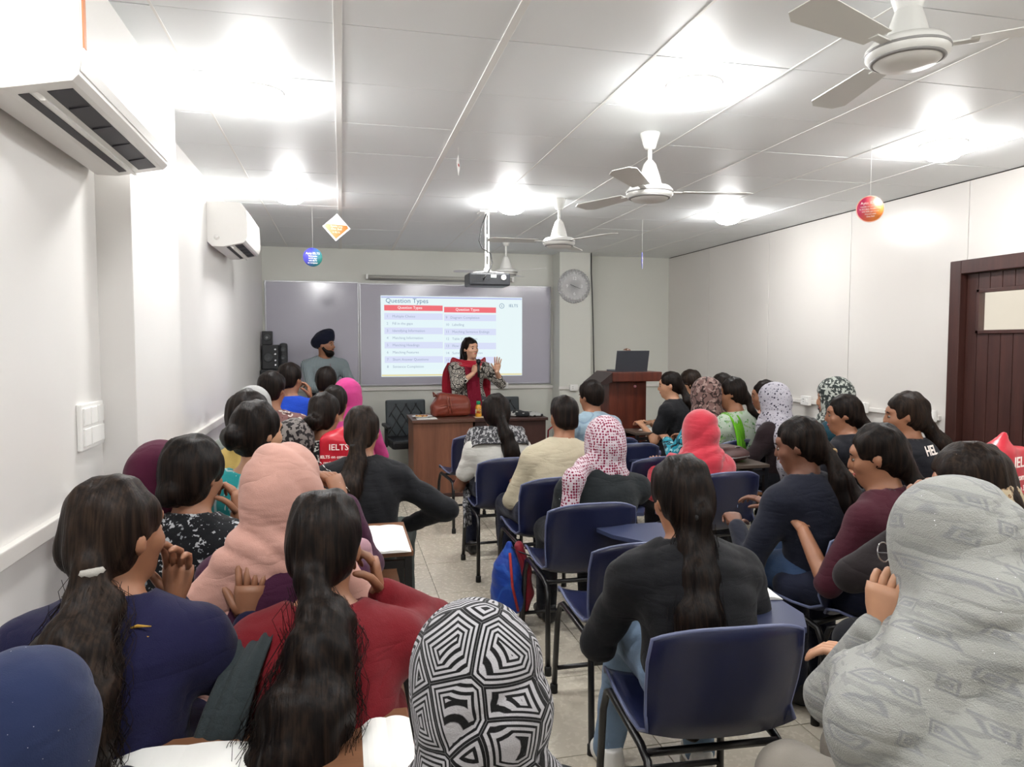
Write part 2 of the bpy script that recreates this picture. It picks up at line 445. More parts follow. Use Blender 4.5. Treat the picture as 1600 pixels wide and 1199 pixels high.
# ---- ceiling fans
FANW = plain('fan_white_enamel', '#dededa', .35)
FANG = plain('fan_grey_line', '#8d8c8b', .4)
def fan(x, y, drop, label, rz, rod=True):
    o = thing('ceiling_fan', label, 'fan', (x, y, ZC), rz, 'ceiling fans')
    MB().lathe([(.052, 0), (.050, -.012), (.030, -.075), (.020, -.085), (.0, -.085)], seg=24).build('ceiling_cup', FANW, o)
    MB().tube([(0, 0, -.07), (0, 0, -drop + .14)], .011, 12).build('down_rod', FANW, o)
    z = -drop
    MB().lathe([(.016, z + .17), (.032, z + .15), (.052, z + .09), (.062, z + .05), (.066, z + .036)], seg=28).build('lower_cup', FANW, o)
    h = MB().lathe([(.064, z + .040), (.105, z + .030), (.122, z + .012), (.122, z - .012), (.108, z - .026), (.098, z - .030), (.086, z - .040), (.03, z - .044), (0, z - .044)], seg=36).build('motor_housing', FANW, o)
    MB().lathe([(.1235, z + .004), (.1245, z), (.1235, z - .004)], seg=36).build('band', FANG, h)
    MB().lathe([(.109, z - .0235), (.111, z - .027), (.099, z - .0315), (.097, z - .028)], seg=36).build('band', FANG, h)
    bl = MB()
    a, b_ = (.16, .045), (.53, .066)
    vs = []; seg = 8
    for k in range(seg + 1):
        t_ = k / seg; xx = .17 + .38 * t_; hw = .045 + .024 * t_ - (.03 * max(0, t_ - .9) / .1)
        for sgn in (-1, 1):
            for dz in (.0015, -.0015): vs.append((xx, sgn * hw, z + .006 + dz + sgn * hw * .12))
    fs = []
    for k in range(seg):
        a0, a1 = 4 * k, 4 * k + 4
        fs += [(a0, a1, a1 + 2, a0 + 2), (a0 + 1, a0 + 3, a1 + 3, a1 + 1), (a0, a0 + 1, a1 + 1, a1), (a0 + 2, a1 + 2, a1 + 3, a0 + 3)]
    fs += [(0, 2, 3, 1), (4 * seg, 4 * seg + 1, 4 * seg + 3, 4 * seg + 2)]
    bl.add(vs, fs); bl.box((.145, 0, z + .004), (.10, .032, .005), .001)
    me = bl.mesh('blade', FANW)
    for k in range(3): link('blade', me, o, (0, 0, 0), (0, 0, k * 2 * PI / 3))
fan(1.585, 3.55, .31, 'white ceiling fan nearest the camera but one, under the bright round light', math.radians(-8))
fan(1.76, 1.98, .175, 'large white ceiling fan at top right, closest to the camera', math.radians(80))
fan(1.62, 5.28, .33, 'white ceiling fan to the right of the projector pole', math.radians(178))
fan(1.68, 7.36, .36, 'farthest small white ceiling fan, in front of the front wall', math.radians(60))

# ---- air conditioners on the left wall
ACW = plain('ac_white_plastic', '#eceae6', .28)
ACD = plain('ac_dark_outlet', '#2a2830', .5)
ORANGE = plain('sticker_orange', '#d98a5a', .5)
def ac(y0, y1, zt, label, sticker, Hh=.30, D=.25):
    o = thing('air_conditioner', label, 'air conditioner', (XL, y0, zt), 0, 'split air conditioners')
    L = y1 - y0
    prof = [(0, 0), (0, -Hh + .03), (.03, -Hh), (.10, -Hh), (D - .020, -Hh + .030), (D - .006, -Hh + .045), (D, -Hh + .075), (D, -.16), (D - .006, -.05), (D - .035, -.008), (D - .06, 0)]
    MB().prism(prof, 1, 0, L).build('body', ACW, o)
    fp = [(D - .055, .002), (D - .03, -.006), (D + .002, -.05), (D + .007, -.16), (D + .006, -Hh + .08), (D - .002, -Hh + .055), (D - .004, -Hh + .08), (D - .002, -.16), (D - .006, -.05)]
    MB().prism(fp, 1, .006, L - .006).build('front_panel', ACW, o)
    def under(t, dz=0.0): return (.10 + (D - .12) * t, -Hh + .030 * t + dz)
    for t0, t1 in ((.52, .90), (.10, .26)):      # wide front outlet, narrow rear one
        MB().prism([under(t0, -.0015), under(t1, -.0015), under(t1, .004), under(t0, .004)], 1, .05, L - .05).build('air_outlet', ACD, o)
    MB().prism([under(.30, .002), under(.42, -.020), under(.50, -.022), under(.47, -.012), under(.36, .004)], 1, .05, L - .05).build('swing_flap', ACW, o)
    for k in range(1, 5): MB().box((under(.71)[0], L * k / 5, under(.71)[1]), (.05, .004, .008), 0, (0, -.25, 0)).build('louvre', ACD, o)
    if sticker: MB().box((D + .0055, .014, -.15), (.004, .018, .22), .001).build('sticker', ORANGE, o)
    m = MB(); m.tube([(.06, -.001, -.24), (.06, -.004, -.24)], .018, 16); m.build('end_cap', ACW, o)
ac(1.95, 2.86, 2.47, 'white split air conditioner at top left, nearest the camera', True, .37, .27)
ac(5.20, 6.00, 2.455, 'smaller-looking white split air conditioner far along the left wall', False)

# ================================================================ front wall things
BOARDM = plain('whiteboard_gloss', '#b6b4c0', .15, vary=.03, vscale=1.0)
ALU = plain('aluminium_trim', '#a8a8ac', .35, metal=.7)
def whiteboard(x0, x1, z0, z1, label):
    o = thing('white_board', label, 'board', ((x0 + x1) / 2, YF, (z0 + z1) / 2))
    W_, H_ = x1 - x0, z1 - z0
    MB().box((0, -.010, 0), (W_ - .012, .018, H_ - .012)).build('writing_surface', BOARDM, o)
    f = MB()
    for sx in (-1, 1): f.box((sx * (W_ / 2 - .008), -.013, 0), (.016, .026, H_), .002)
    for sz in (-1, 1): f.box((0, -.013, sz * (H_ / 2 - .008)), (W_ - .033, .026, .016), .002)
    f.build('frame', ALU, o)
whiteboard(-.845, .20, 1.03, 2.215, 'left grey-white board behind the man in the turban')
whiteboard(.205, 2.53, 1.00, 2.205, 'wide grey-white board behind the standing teacher')

# rolled screen above the board
o = thing('rolled_screen', 'long thin white rolled-up screen above the wide board', 'screen', (1.165, YF, 2.275))
MB().tube([(-.86, -.05, 0), (.86, -.05, 0)], .022, 14).build('casing', plain('casing_grey', '#b9b8b2', .4), o)
for sx in (-1, 1): MB().box((sx * .87, -.04, 0), (.025, .08, .06), .004).build('end_bracket', PLASTIC_W, o)
MB().tube([(-.84, -.05, -.030), (.84, -.05, -.030)], .006, 8).build('bottom_bar', ALU, o)

# projected slide
o = thing('projected_slide', 'bright projected slide with red table headings on the wide board', 'projection', (1.305, YF - .0265, 1.585))
SW, SH = 1.71, .955
S = SLIDE_STRENGTH
MB().box((0, 0, 0), (SW, .001, SH)).build('slide_background', emit('slide_white', '#e6f4f6', .92 * S), o)
def spanel(name, cx, cz, w_, h_, col, k, lift): MB().box((cx, -lift, cz), (w_, .0008, h_)).build(name, emit('slide_' + col.strip('#'), col, k * S), o)
spanel('title_band', 0, SH / 2 - .018, SW - .01, .016, '#b8c0ea', .9, .0012)
spanel('bottom_band', 0, -SH / 2 + .016, SW - .01, .018, '#e6dca8', .9, .0012)
spanel('heading_bar', -.47, .335, .69, .066, '#ea7078', .95, .0014)
spanel('heading_bar', .21, .320, .635, .066, '#ea7078', .95, .0014)
rows = [.235, .150, .065, -.020, -.105, -.190, -.275, -.360]
for k, z_ in enumerate(rows):
    for (cx, w_) in ((-.47, .69), (.21, .635)):
        spanel('table_row', cx, z_ - (.01 if cx > 0 else 0), w_, .078, '#d6dcf4' if k % 2 == 0 else '#e2f2f6', .93, .0014)
INK = emit('slide_ink', '#a3b0c6', .85 * S); INKW = emit('slide_ink_white', '#ffffff', .95 * S); INKB = emit('slide_title_ink', '#6f8fb0', .8 * S)
RX = (PI / 2, 0, 0)
lettering('Question Types', .078, INKB, o, (-.80, -.0028, .418), RX, 'LEFT')
lettering('Question Types', .045, INKW, o, (-.66, -.0028, .338), RX, 'LEFT')
lettering('Question Types', .045, INKW, o, (.03, -.0028, .322), RX, 'LEFT')
for k, tx in enumerate(['Multiple Choice', 'Fill in the gaps', 'Identifying Information', 'Matching Information', 'Matching Headings', 'Matching Features', 'Short Answer Questions', 'Sentence Completion']):
    lettering('%d    %s' % (k + 1, tx), .042, INK, o, (-.79, -.0028, rows[k]), RX, 'LEFT')
for k, tx in enumerate(['Diagram Completion', 'Labelling', 'Matching Sentence Endings', 'Table Completion', 'Flow Chart', 'Summary Completion', 'Map Labelling', 'Note Completion']):
    lettering('%d   %s' % (k + 9, tx), .042, INK, o, (-.09, -.0028, rows[k] - .01), RX, 'LEFT')
lettering('IELTS', .05, INKB, o, (.745, -.0028, .375), RX)
MB().tube([(.028 * math.cos(a), 0, .028 * math.sin(a)) for a in np.linspace(0, 2 * PI, 25)], .003, 5, False).build('logo', INKB, o, (.60, -.002, .372))
lettering('6', .035, INKB, o, (.60, -.0028, .372), RX)

# clock on the column
o = thing('wall_clock', 'round ornate silver wall clock on the front column', 'clock', (2.74, YF - .29, 2.19))
CLK = plain('clock_silver', '#bfbfc0', .45, metal=.1, vary=.12, vscale=40, bump=.3, bscale=120)
RXm = Matrix.Rotation(PI / 2, 4, 'X')
MB().lathe([(0, .0), (.19, .0), (.19, .012), (.15, .022), (.125, .018), (.0, .018)], seg=48, M=RXm).build('dial', CLK, o)
m = MB()
for k in range(40):
    a = 2 * PI * k / 40; m.lathe([(.016, 0), (.016, .01), (.008, .02), (0, .022)], (.192 * math.cos(a), 0, .192 * math.sin(a)), 8, RXm)
m.build('beaded_rim', CLK, o)
m = MB()
for k in range(24):
    a = 2 * PI * k / 24; m.lathe([(.014, 0), (.014, .02), (.006, .028), (0, .028)], (.158 * math.cos(a), 0, .158 * math.sin(a)), 7, RXm)
m.build('petal_ring', plain('clock_white', '#dadada', .3), o)
for tx, a in (('12', 90), ('3', 0), ('6', 270), ('9', 180)):
    lettering(tx, .055, plain('numeral_white', '#f2f2f2', .3), o, (.092 * math.cos(math.radians(a)), -.0195, .092 * math.sin(math.radians(a))), RX, bold=.001)
m = MB(); m.tube([(0, -.022, 0), (-.052, -.022, .022)], .003, 6); m.tube([(0, -.024, 0), (.072, -.024, -.03)], .002, 6)
m.build('hands', plain('hand_grey', '#5a5a60', .4), o)

# black cable beside the column
o = MB().tube([(2.955, YF - .30, 2.6), (2.957, YF - .302, 2.35), (2.972, YF - .302, 2.05), (2.985, YF - .30, 1.7), (2.995, YF - .30, 1.3), (3.005, YF - .30, .95), (3.02, YF - .28, .4), (3.03, YF - .25, .02)], .007, 6).build('cable', BLACKP)
tag(o, 'thin black cable hanging down the front wall beside the clock column', 'cable')

# loudspeakers in the far left corner, on a dark stand
SPK = plain('speaker_black', '#1b1c1f', .5); CONE = plain('speaker_cone', '#2e3134', .35)
def speaker_box(loc, dims, label, cones, rounded=False):
    o = thing('loudspeaker', label, 'speaker', loc, 0, 'black loudspeakers by the front wall')
    MB().box((0, 0, dims[2] / 2), dims, min(dims[:2]) * (.35 if rounded else .06)).build('cabinet', SPK, o)
    for (dx, dz, r, m_) in cones:
        MB().lathe([(r, 0), (r, .006), (r * .85, .008), (r * .4, .002), (0, .006)], (dx, -dims[1] / 2 + .002, dz), 18, RXm).build('driver', m_, o)
o = thing('speaker_stand', 'dark low cabinet under the loudspeakers in the far left corner', 'stand', (-.70, 8.36, 0))
MB().box((0, 0, 1.20), (.32, .38, .03), .004).build('top_board', SPK, o)
for sx in (-1, 1): MB().box((sx * .145, 0, .593), (.025, .36, 1.184)).build('side_panel', SPK, o)
MB().box((0, .16, .593), (.265, .02, 1.184)).build('back_panel', SPK, o)
MB().box((0, 0, .6), (.263, .30, .02)).build('shelf', SPK, o)
CHR2 = plain('knob_silver', '#c9ccd0', .2, metal=.8)
speaker_box((-.765, 8.36, 1.215), (.17, .22, .27), 'black subwoofer with silver knobs, under the small square speaker',
            [(.055, .05, .011, CHR2), (.055, .10, .011, CHR2), (.055, .17, .011, CHR2), (.055, .22, .011, CHR2), (-.02, .13, .05, CONE)])
speaker_box((-.80, 8.36, 1.486), (.105, .12, .15), 'small square black speaker on top of the subwoofer', [(0, .08, .038, CONE), (0, .08, .012, CHR2)])
speaker_box((-.63, 8.34, 1.215), (.085, .10, .29), 'slim rounded black speaker to the right of the subwoofer', [(0, .22, .028, CONE), (0, .13, .028, CONE)], True)

# projector on its ceiling pole
o = thing('ceiling_projector', 'black projector hanging from the ceiling on a white slotted pole', 'projector', (1.195, 5.95, ZC))
MB().box((0, 0, -.006), (.14, .14, .012), .003).build('ceiling_plate', PLASTIC_W, o)
m = MB(); m.box((-.013, 0, -.24), (.010, .03, .46), .002); m.box((.013, 0, -.24), (.010, .03, .46), .002)
for z_ in (-.02, -.2, -.36, -.46): m.box((0, 0, z_), (.03, .03, .02), .002)
m.build('pole', PLASTIC_W, o)
MB().lathe([(.045, -.505), (.02, -.46), (.012, -.44), (.0, -.44)], seg=16).build('pole_collar', PLASTIC_W, o)
m = MB()
for sx in (-1, 1): m.tube([(0, 0, -.495), (sx * .06, -.05, -.505), (sx * .13, -.07, -.515)], .006, 6); m.tube([(0, 0, -.495), (sx * .09, .06, -.515)], .006, 6)
m.build('mount_arm', PLASTIC_W, o)
pb = MB().box((0, 0, -.57), (.345, .25, .105), .014).build('projector_body', plain('projector_black', '#26282c', .4), o)
m = MB()
for k in range(9): m.box((-.15 + k * .012, -.126, -.565), (.004, .004, .06))
m.build('vent_slots', BLACKP, pb)
MB().box((.03, -.1265, -.545), (.045, .003, .025)).build('display', plain('label_pale', '#cfe3d6', .4), pb)
MB().lathe([(.022, 0), (.022, .006), (.012, .006), (.012, .002)], (.115, -.125, -.555), 20, RXm).build('power_dial', PLASTIC_W, pb)
for dx in (-.05, -.03, -.01): MB().box((dx, -.1265, -.575), (.012, .003, .012)).build('port', BLACKP, pb)
MB().lathe([(.04, 0), (.04, -.02), (.03, -.022), (.0, -.016)], (.08, .125, -.56), 20, RXm).build('lens', CONE, pb)
MB().tube([(-.01, -.03, -.02), (-.05, -.05, -.12), (-.075, -.05, -.25), (-.05, -.05, -.31), (.02, -.05, -.35), (.035, -.05, -.43), (.0, -.08, -.5), (-.04, -.13, -.545), (-.06, -.128, -.575)], .006, 6).build('cable', BLACKP, o)

# hanging paper signs
def sign(loc, shape, rz, size, label, colors, lines, tilt=0.0, ltext=None):
    o = thing('hanging_sign', label, 'sign', (loc[0], loc[1], ZC), rz, 'paper signs on threads')
    z = loc[2] - ZC
    MB().tube([(0, 0, 0), (0, 0, z + size * .5)], .0008, 4).build('thread', PLASTIC_W, o)
    if shape == 'disc':
        card = MB().lathe([(size / 2, -.001), (size / 2, .001)], seg=40, M=RXm).build('card', None, o, (0, 0, z), (0, tilt, 0))
    else:
        card = MB().box((0, 0, 0), (size * .74, .002, size * .74), 0, (0, PI / 4, 0)).build('card', None, o, (0, 0, z), (0, tilt, 0))
    card.data.materials.append(colors)
    y_ = -.0022
    for (tx, s_, dz, c_) in lines:
        lettering(tx, s_, c_, card, (0, y_, dz), RX)
    return o, card
def grad_mat(name, c1, c2, axis='x', lo=-.1, hi=.1, rim=None):
    m, nt, b = base_mat(name); vec = coords(nt)
    sx = nt.nodes.new('ShaderNodeSeparateXYZ'); nt.links.new(vec, sx.inputs[0])
    v = mth(nt, 'ADD', sx.outputs[0], mth(nt, 'MULTIPLY', sx.outputs[2], -.4))
    mr = nt.nodes.new('ShaderNodeMapRange'); mr.inputs['From Min'].default_value = lo; mr.inputs['From Max'].default_value = hi
    nt.links.new(v, mr.inputs['Value'])
    col = mix(nt, mr.outputs[0], srgb(c1), srgb(c2))
    nt.links.new(col, b.inputs['Base Color']); b.inputs['Roughness'].default_value = .45
    return m
TXW = plain('print_white', '#fff4ee', .5)
o_, c_ = sign((2.88, 3.48, 2.25), 'disc', math.radians(-26), .145, 'round red and orange paper sign hanging by the right wall', grad_mat('sign_red_orange', '#c22f5c', '#e8873a', lo=-.05, hi=.05),
     [('Ayto IELTS', .021, .034, TXW), ('results on computer', .012, .015, TXW), ('in 3-5 days. Retake only', .0115, .001, TXW), ('one skill, get more', .0115, -.013, TXW), ('chances with', .0115, -.027, TXW), ('One Skill', .0115, -.041, TXW)], -.06)
MB().tube([(.071 * math.cos(a), 0, .071 * math.sin(a)) for a in np.linspace(0, 2 * PI, 41)], .0025, 6, False).build('rim', plain('rim_peach', '#f0b8a0', .5), c_)
sign((-.22, 6.08, 2.20), 'disc', math.radians(8), .152, 'round blue paper sign hanging near the left air conditioner', grad_mat('sign_blue', '#3b3a94', '#2f8f7a', lo=-.03, hi=.09),
     [('Ayto IELTS', .024, .030, TXW), ('Get results', .015, .008, TXW), ('in 3-5 days', .015, -.010, TXW), ('with IELTS', .015, -.028, TXW), ('on computer', .015, -.046, TXW)])
o_, c_ = sign((-.03, 6.14, 2.455), 'diamond', math.radians(0), .215, 'white and orange diamond paper sign hanging at the left', PLASTIC_W, [], .06)
m = MB(); m.add([(-.085, -.0015, .022), (.085, -.0015, .022), (.094, -.0015, .0), (0, -.0015, -.094), (-.094, -.0015, .0)], [(0, 1, 2, 3, 4)])
m.build('print', grad_mat('sign_orange', '#e0a070', '#d8660c', lo=-.09, hi=.07), c_)
for tx, s_, dz in (('Retake only', .020, .008), ('One Skill', .024, -.014), ('in IELTS', .018, -.040)): lettering(tx, s_, TXW, c_, (0, -.003, dz), RX)
sign((2.62, 6.01, 2.24), 'disc', math.radians(62), .15, 'blue and white paper sign seen edge-on, hanging near the front right corner', grad_mat('sign_blue2', '#3d3f9c', '#c9cdf0', lo=-.05, hi=.08),
     [('IELTS', .03, .02, TXW), ('One Skill', .02, -.02, TXW)])
sign((.65, 4.05, 2.50), 'diamond', math.radians(72), .11, 'small white paper sign seen edge-on, hanging from the ceiling strip', PLASTIC_W, [('IELTS', .018, .0, plain('print_red', '#c0302c', .5))])

# ================================================================ furniture
DESKW = wood('desk_brown_wood', '#5a3526', '#8a5a42', 1.0, 2)
DESKD = wood('desk_dark_wood', '#2a1512', '#43241d', 1.0, 2)
DESKT = wood('desk_top_wood', '#4a2f24', '#6b4736', 1.0, 0)
PODW = wood('podium_red_wood', '#2b0f0b', '#6a3222', 1.3, 2, .35)
BLUEP = plain('chair_navy_plastic', '#171c3a', .36, vary=.08, vscale=6, bump=.05, bscale=220)
BLUET = plain('tablet_navy_plastic', '#363d5a', .38, vary=.05, bump=.05, bscale=220)
BLKLEATHER = plain('black_leatherette', '#15171a', .42, bump=.12, bscale=160)

# ---- teacher's tables
def table(x0, x1, y0, y1, zt, mat_top, mat_body, label):
    o = thing('office_table', label, 'table', ((x0 + x1) / 2, (y0 + y1) / 2, 0))
    W_, D_ = x1 - x0, y1 - y0
    MB().box((0, 0, zt - .014), (W_, D_, .028), .003).build('table_top', mat_top, o)
    MB().box((0, -D_ / 2 + .05, (zt - .028) / 2 + .02), (W_ - .075, .02, zt - .068), .002).build('modesty_panel', mat_body, o)
    for sx in (-1, 1): MB().box((sx * (W_ / 2 - .027), .01, (zt - .028) / 2), (.025, D_ - .06, zt - .028), .002).build('side_panel', mat_body, o)
    MB().box((0, -D_ / 2 + .05, .02), (W_ - .075, .03, .04), .002).build('plinth', DESKD, o)
    return o
table(.645, 1.255, 6.85, 7.45, .765, DESKT, DESKW, 'brown wooden table at the front under the leather bag')
table(1.262, 2.02, 6.93, 7.43, .755, DESKD, DESKD, 'dark wooden table to the right of the brown one')

# ---- quilted office chairs
def quilted_chair(loc, rz, label):
    o = thing('office_chair', label, 'chair', (loc[0], loc[1], 0), rz, 'black quilted office chairs')
    bk = MB().box((0, -.21, .65), (.44, .06, .46), .02, (math.radians(6), 0, 0)).build('backrest', plain('slate_leatherette', '#2c3438', .5, bump=.1, bscale=160), o)
    m = MB(); PIPE = plain('quilt_seam', '#08090a', .5)
    for s in (-1, 1):
        for k in range(-3, 4):
            x0_, z0_ = k * .11 - .12 * s, -.19; x1_, z1_ = k * .11 + .12 * s, .19
            for side in (-1, 1):
                # clip the seam to the cushion
                pts = []
                for t_ in np.linspace(0, 1, 9):
                    xx = x0_ + (x1_ - x0_) * t_; zz = z0_ + (z1_ - z0_) * t_
                    if abs(xx) < .20: pts.append((xx, -.21 + side * .031 - math.sin(math.radians(6)) * zz, .65 + zz))
                if len(pts) > 1: m.tube(pts, .005, 5)
    m.build('quilted_stitching', PIPE, bk)
    MB().box((0, .03, .44), (.46, .46, .09), .025).build('seat', BLKLEATHER, o)
    for s in (-1, 1): MB().box((s * .25, .0, .62), (.05, .34, .035), .012).build('armrest', BLKLEATHER, o); MB().box((s * .25, -.02, .50), (.03, .05, .22), .006).build('armrest_post', BLACKP, o)
    MB().tube([(0, .02, .40), (0, .02, .10)], .026, 12).build('gas_column', CHROME, o)
    for k in range(5):
        a = k * 2 * PI / 5 + .3
        lg = MB().tube([(0, .02, .10), (.26 * math.cos(a), .02 + .26 * math.sin(a), .065)], [.026, .018], 8).build('leg', BLACKP, o)
        MB().tube([(.26 * math.cos(a) - .012, .02 + .26 * math.sin(a), .026), (.26 * math.cos(a) + .012, .02 + .26 * math.sin(a), .026)], .026, 12).build('castor', BLACKP, lg)
quilted_chair((.70, 7.75), PI + .1, 'black quilted office chair to the left of the brown table')
quilted_chair((1.80, 7.95), PI, 'black quilted office chair behind the dark table, beside the teacher')

# ---- podium
o = thing('podium', 'reddish-brown wooden podium with a slanted side top', 'podium', (2.66, 6.56, 0))
MB().box((0, 0, .585), (.38, .30, 1.11), .004).build('cabinet', PODW, o)
MB().box((0, 0, .015), (.44, .38, .03), .004).build('plinth', PODW, o)
MB().box((.065, 0, 1.185), (.50, .46, .09), .006).build('top_board', PODW, o)
MB().prism([(-.185, 1.13), (-.30, 1.105), (-.325, 1.115), (-.26, 1.165), (-.185, 1.225)], 1, -.22, .22).build('slanted_wing', plain('podium_wing_dark', '#2a1a18', .35), o)
MB().tube([(0.07, -.150, 1.09), (.07, -.165, 1.09)], .012, 10).build('knob', plain('pink_knob', '#c98a94', .4), o)
o = thing('laptop', 'open dark grey laptop standing on the podium', 'laptop', (2.70, 6.52, 1.230))
MB().box((0, .02, .008), (.33, .23, .016), .004).build('base', plain('laptop_grey', '#3a3c42', .4), o)
MB().box((0, -.115, .105), (.33, .010, .20), .004, (math.radians(14), 0, 0)).build('lid', plain('laptop_grey', '#3a3c42', .4), o)
o = thing('ornament', 'small patterned brown and white ornament behind the laptop', 'ornament', (2.775, 6.72, 1.230))
ORN = fabric('ornament_pattern', '#7a5a48', [('spot', '#e0d6cc', 70, .35), ('noise', '#a02f2a', 40, .58)], weave=.0)
MB().lathe([(.05, 0), (.055, .03), (.045, .10), (.03, .12), (0, .125)], seg=16).build('vase', ORN, o)
MB().lathe([(.075, .12), (.065, .165), (.03, .215), (0, .225)], seg=14).build('bouquet', ORN, o)

# ---- blue plastic shell chairs with steel tube frames
def chair_proto():
    o = thing('plastic_chair', 'x', 'chair')
    # shell: side profile swept across the width, dished
    prof = [(.235, .425), (.225, .445), (.18, .452), (.08, .440), (-.04, .432), (-.13, .436), (-.185, .462), (-.215, .52), (-.235, .60), (-.252, .68), (-.266, .745), (-.276, .785)]
    half = [.195, .20, .205, .21, .212, .212, .208, .205, .212, .215, .208, .185]
    nU = 12
    def surf(off):
        vs = []
        for i, ((y, z), hw) in enumerate(zip(prof, half)):
            a = prof[max(i - 1, 0)]; b = prof[min(i + 1, len(prof) - 1)]
            ty, tz = b[0] - a[0], b[1] - a[1]; l = math.hypot(ty, tz); ny, nz = tz / l, -ty / l
            for k in range(nU + 1):
                u = -1 + 2 * k / nU
                dish = .030 * (u * u) ** 1.3 - .004
                if i >= 7: dish = .050 * (u * u) ** 1.2
                zc = -.030 * abs(u) ** 3 if i == len(prof) - 1 else 0
                ye = y + ny * -1 * 0; 
                # dish lifts the edges towards the sitter (up on the seat, forward on the back)
                py = y - ny * off - ny * 0 + (dish if i >= 7 else 0)
                pz = z - nz * off + (dish if i < 7 else 0) + zc
                vs.append((u * hw, py, pz))
        return vs
    A, B = surf(0.0), surf(.006); n = nU + 1; rows = len(prof); fs = []
    for i in range(rows - 1):
        for k in range(nU):
            a = i * n + k; fs.append((a, a + 1, a + n + 1, a + n))
            b = len(A) + a; fs.append((b, b + n, b + n + 1, b + 1))
    def stitch(idx):
        for p, q in zip(idx[:-1], idx[1:]): fs.append((p, q, len(A) + q, len(A) + p))
    stitch([k for k in range(n)]); stitch([(rows - 1) * n + k for k in range(n)])
    stitch([i * n for i in range(rows)]); stitch([i * n + nU for i in range(rows)])
    MB().add(A + B, fs, True).build('seat_shell', BLUEP, o)
    # rolled rim, its edge highlight painted in as a paler blue
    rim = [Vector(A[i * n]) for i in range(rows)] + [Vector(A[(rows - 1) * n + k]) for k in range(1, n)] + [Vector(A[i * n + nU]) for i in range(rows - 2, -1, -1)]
    MB().tube(rim, .006, 6).build('rim', plain('chair_rim_painted_highlight', '#5a6180', .4), o)
    for s in (-1, 1):
        X = s * .195
        MB().tube([(X * 1.08, .255, .0), (X * 1.03, .235, .33), (X, .215, .395), (X, .18, .413), (X, .05, .408), (X, -.10, .402), (X, -.155, .385), (X * 1.03, -.185, .33), (X * 1.08, -.225, .0)], .0125, 8).build('side_frame', STEEL_B, o)
        for yy in (.255, -.225): MB().lathe([(.017, 0), (.017, .035), (.013, .04)], (X * 1.08, yy, 0), 10).build('rubber_foot', RUBBER, o)
    MB().tube([(-.19, -.13, .395), (.19, -.13, .395)], .011, 8).build('cross_bar', STEEL_B, o)
    MB().tube([(-.19, .15, .405), (.19, .15, .405)], .011, 8).build('cross_bar', STEEL_B, o)
    MB().tube([(-.207, .248, .11), (.207, .248, .11)], .010, 8).build('cross_bar', STEEL_B, o)
    return o
def tablet_proto():
    # writing tablet on the right arm
    pts = [(.17, -.02), (.33, -.04), (.38, .06), (.37, .36), (.33, .41), (.05, .41), (.02, .37), (.05, .25), (.14, .12)]
    m = MB().prism([(a, b) for a, b in pts], 2, .655, .672)
    arm = MB().tube([(.205, .02, .40), (.235, .04, .45), (.24, .06, .62), (.235, .12, .643), (.20, .34, .643)], .0115, 8)
    return m.mesh('writing_tablet', BLUET), arm.mesh('tablet_arm', STEEL_B)
CH0 = None
TAB_ME, ARM_ME = tablet_proto()
def chair(x, y, yaw, label, tablet=False, group='blue plastic chairs'):
    global CH0
    if CH0 is None: CH0 = chair_proto(); c = CH0
    else:
        c = CH0.copy(); COL.objects.link(c)
        for ch in CH0.children:
            if ch.name.startswith(('writing_tablet', 'tablet_arm')): continue
            k = ch.copy(); COL.objects.link(k); k.parent = c
    c.location = (x, y, 0); c.rotation_euler = (0, 0, math.radians(yaw)); tag(c, label, 'chair', group)
    if tablet: link('writing_tablet', TAB_ME, c); link('tablet_arm', ARM_ME, c)
    return c
STOOLW = wood('stool_wood', '#5b3a28', '#8a6042', 1.0, 0)
ST0 = None
def stool(x, y, yaw, label):
    global ST0
    if ST0 is None:
        ST0 = thing('bench_stool', 'x', 'stool')
        MB().box((0, 0, .425), (.36, .30, .025), .004).build('seat', STOOLW, ST0)
        for sx in (-1, 1):
            for sy in (-1, 1): MB().box((sx * .16, sy * .13, .206), (.025, .025, .411)).build('leg', STEEL_B, ST0)
        c = ST0
    else:
        c = ST0.copy(); COL.objects.link(c)
        for ch in ST0.children: k = ch.copy(); COL.objects.link(k); k.parent = c
    c.location = (x, y, 0); c.rotation_euler = (0, 0, math.radians(yaw)); tag(c, label, 'stool', 'stools of the left rows')
    return c

# ---- small wooden desks of the left rows, black steel frames
def small_desk(x, y, w_, d_, label, zt=.70, top=None, group='small wooden desks'):
    o = thing('student_desk', label, 'desk', (x, y, 0), 0, group)
    MB().box((0, 0, zt - .011), (w_, d_, .022), .003).build('desk_top', top or STOOLW, o)
    for sx in (-1, 1):
        for sy in (-1, 1): MB().box((sx * (w_ / 2 - .02), sy * (d_ / 2 - .02), (zt - .022) / 2), (.028, .028, zt - .022)).build('leg', STEEL_B, o)
    for sy in (-1, 1): MB().box((0, sy * (d_ / 2 - .02), zt - .055), (w_ - .068, .02, .03)).build('apron_rail', STEEL_B, o)
    MB().box((0, 0, .50), (w_ - .075, d_ - .05, .015)).build('book_shelf', STOOLW, o)
    return o
small_desk(.04, 2.98, .44, .46, 'wooden desk with an open notebook beside the aisle, behind the black shirt')
small_desk(.05, 2.10, .30, .40, 'wooden desk with a notebook in front of the red kurta')
small_desk(.01, 1.40, .24, .30, 'wooden desk with white paper in front of the black and white hijab')
small_desk(-.37, 1.45, .44, .16, 'wooden desk edge with paper in front of the blue hijab')
DESKG = plain('dark_laminate', '#4b4038', .4)
small_desk(2.86, 6.12, .62, .34, 'dark desk with paper behind the podium, before the black T-shirt', .70, DESKG, 'dark desks by the right wall')

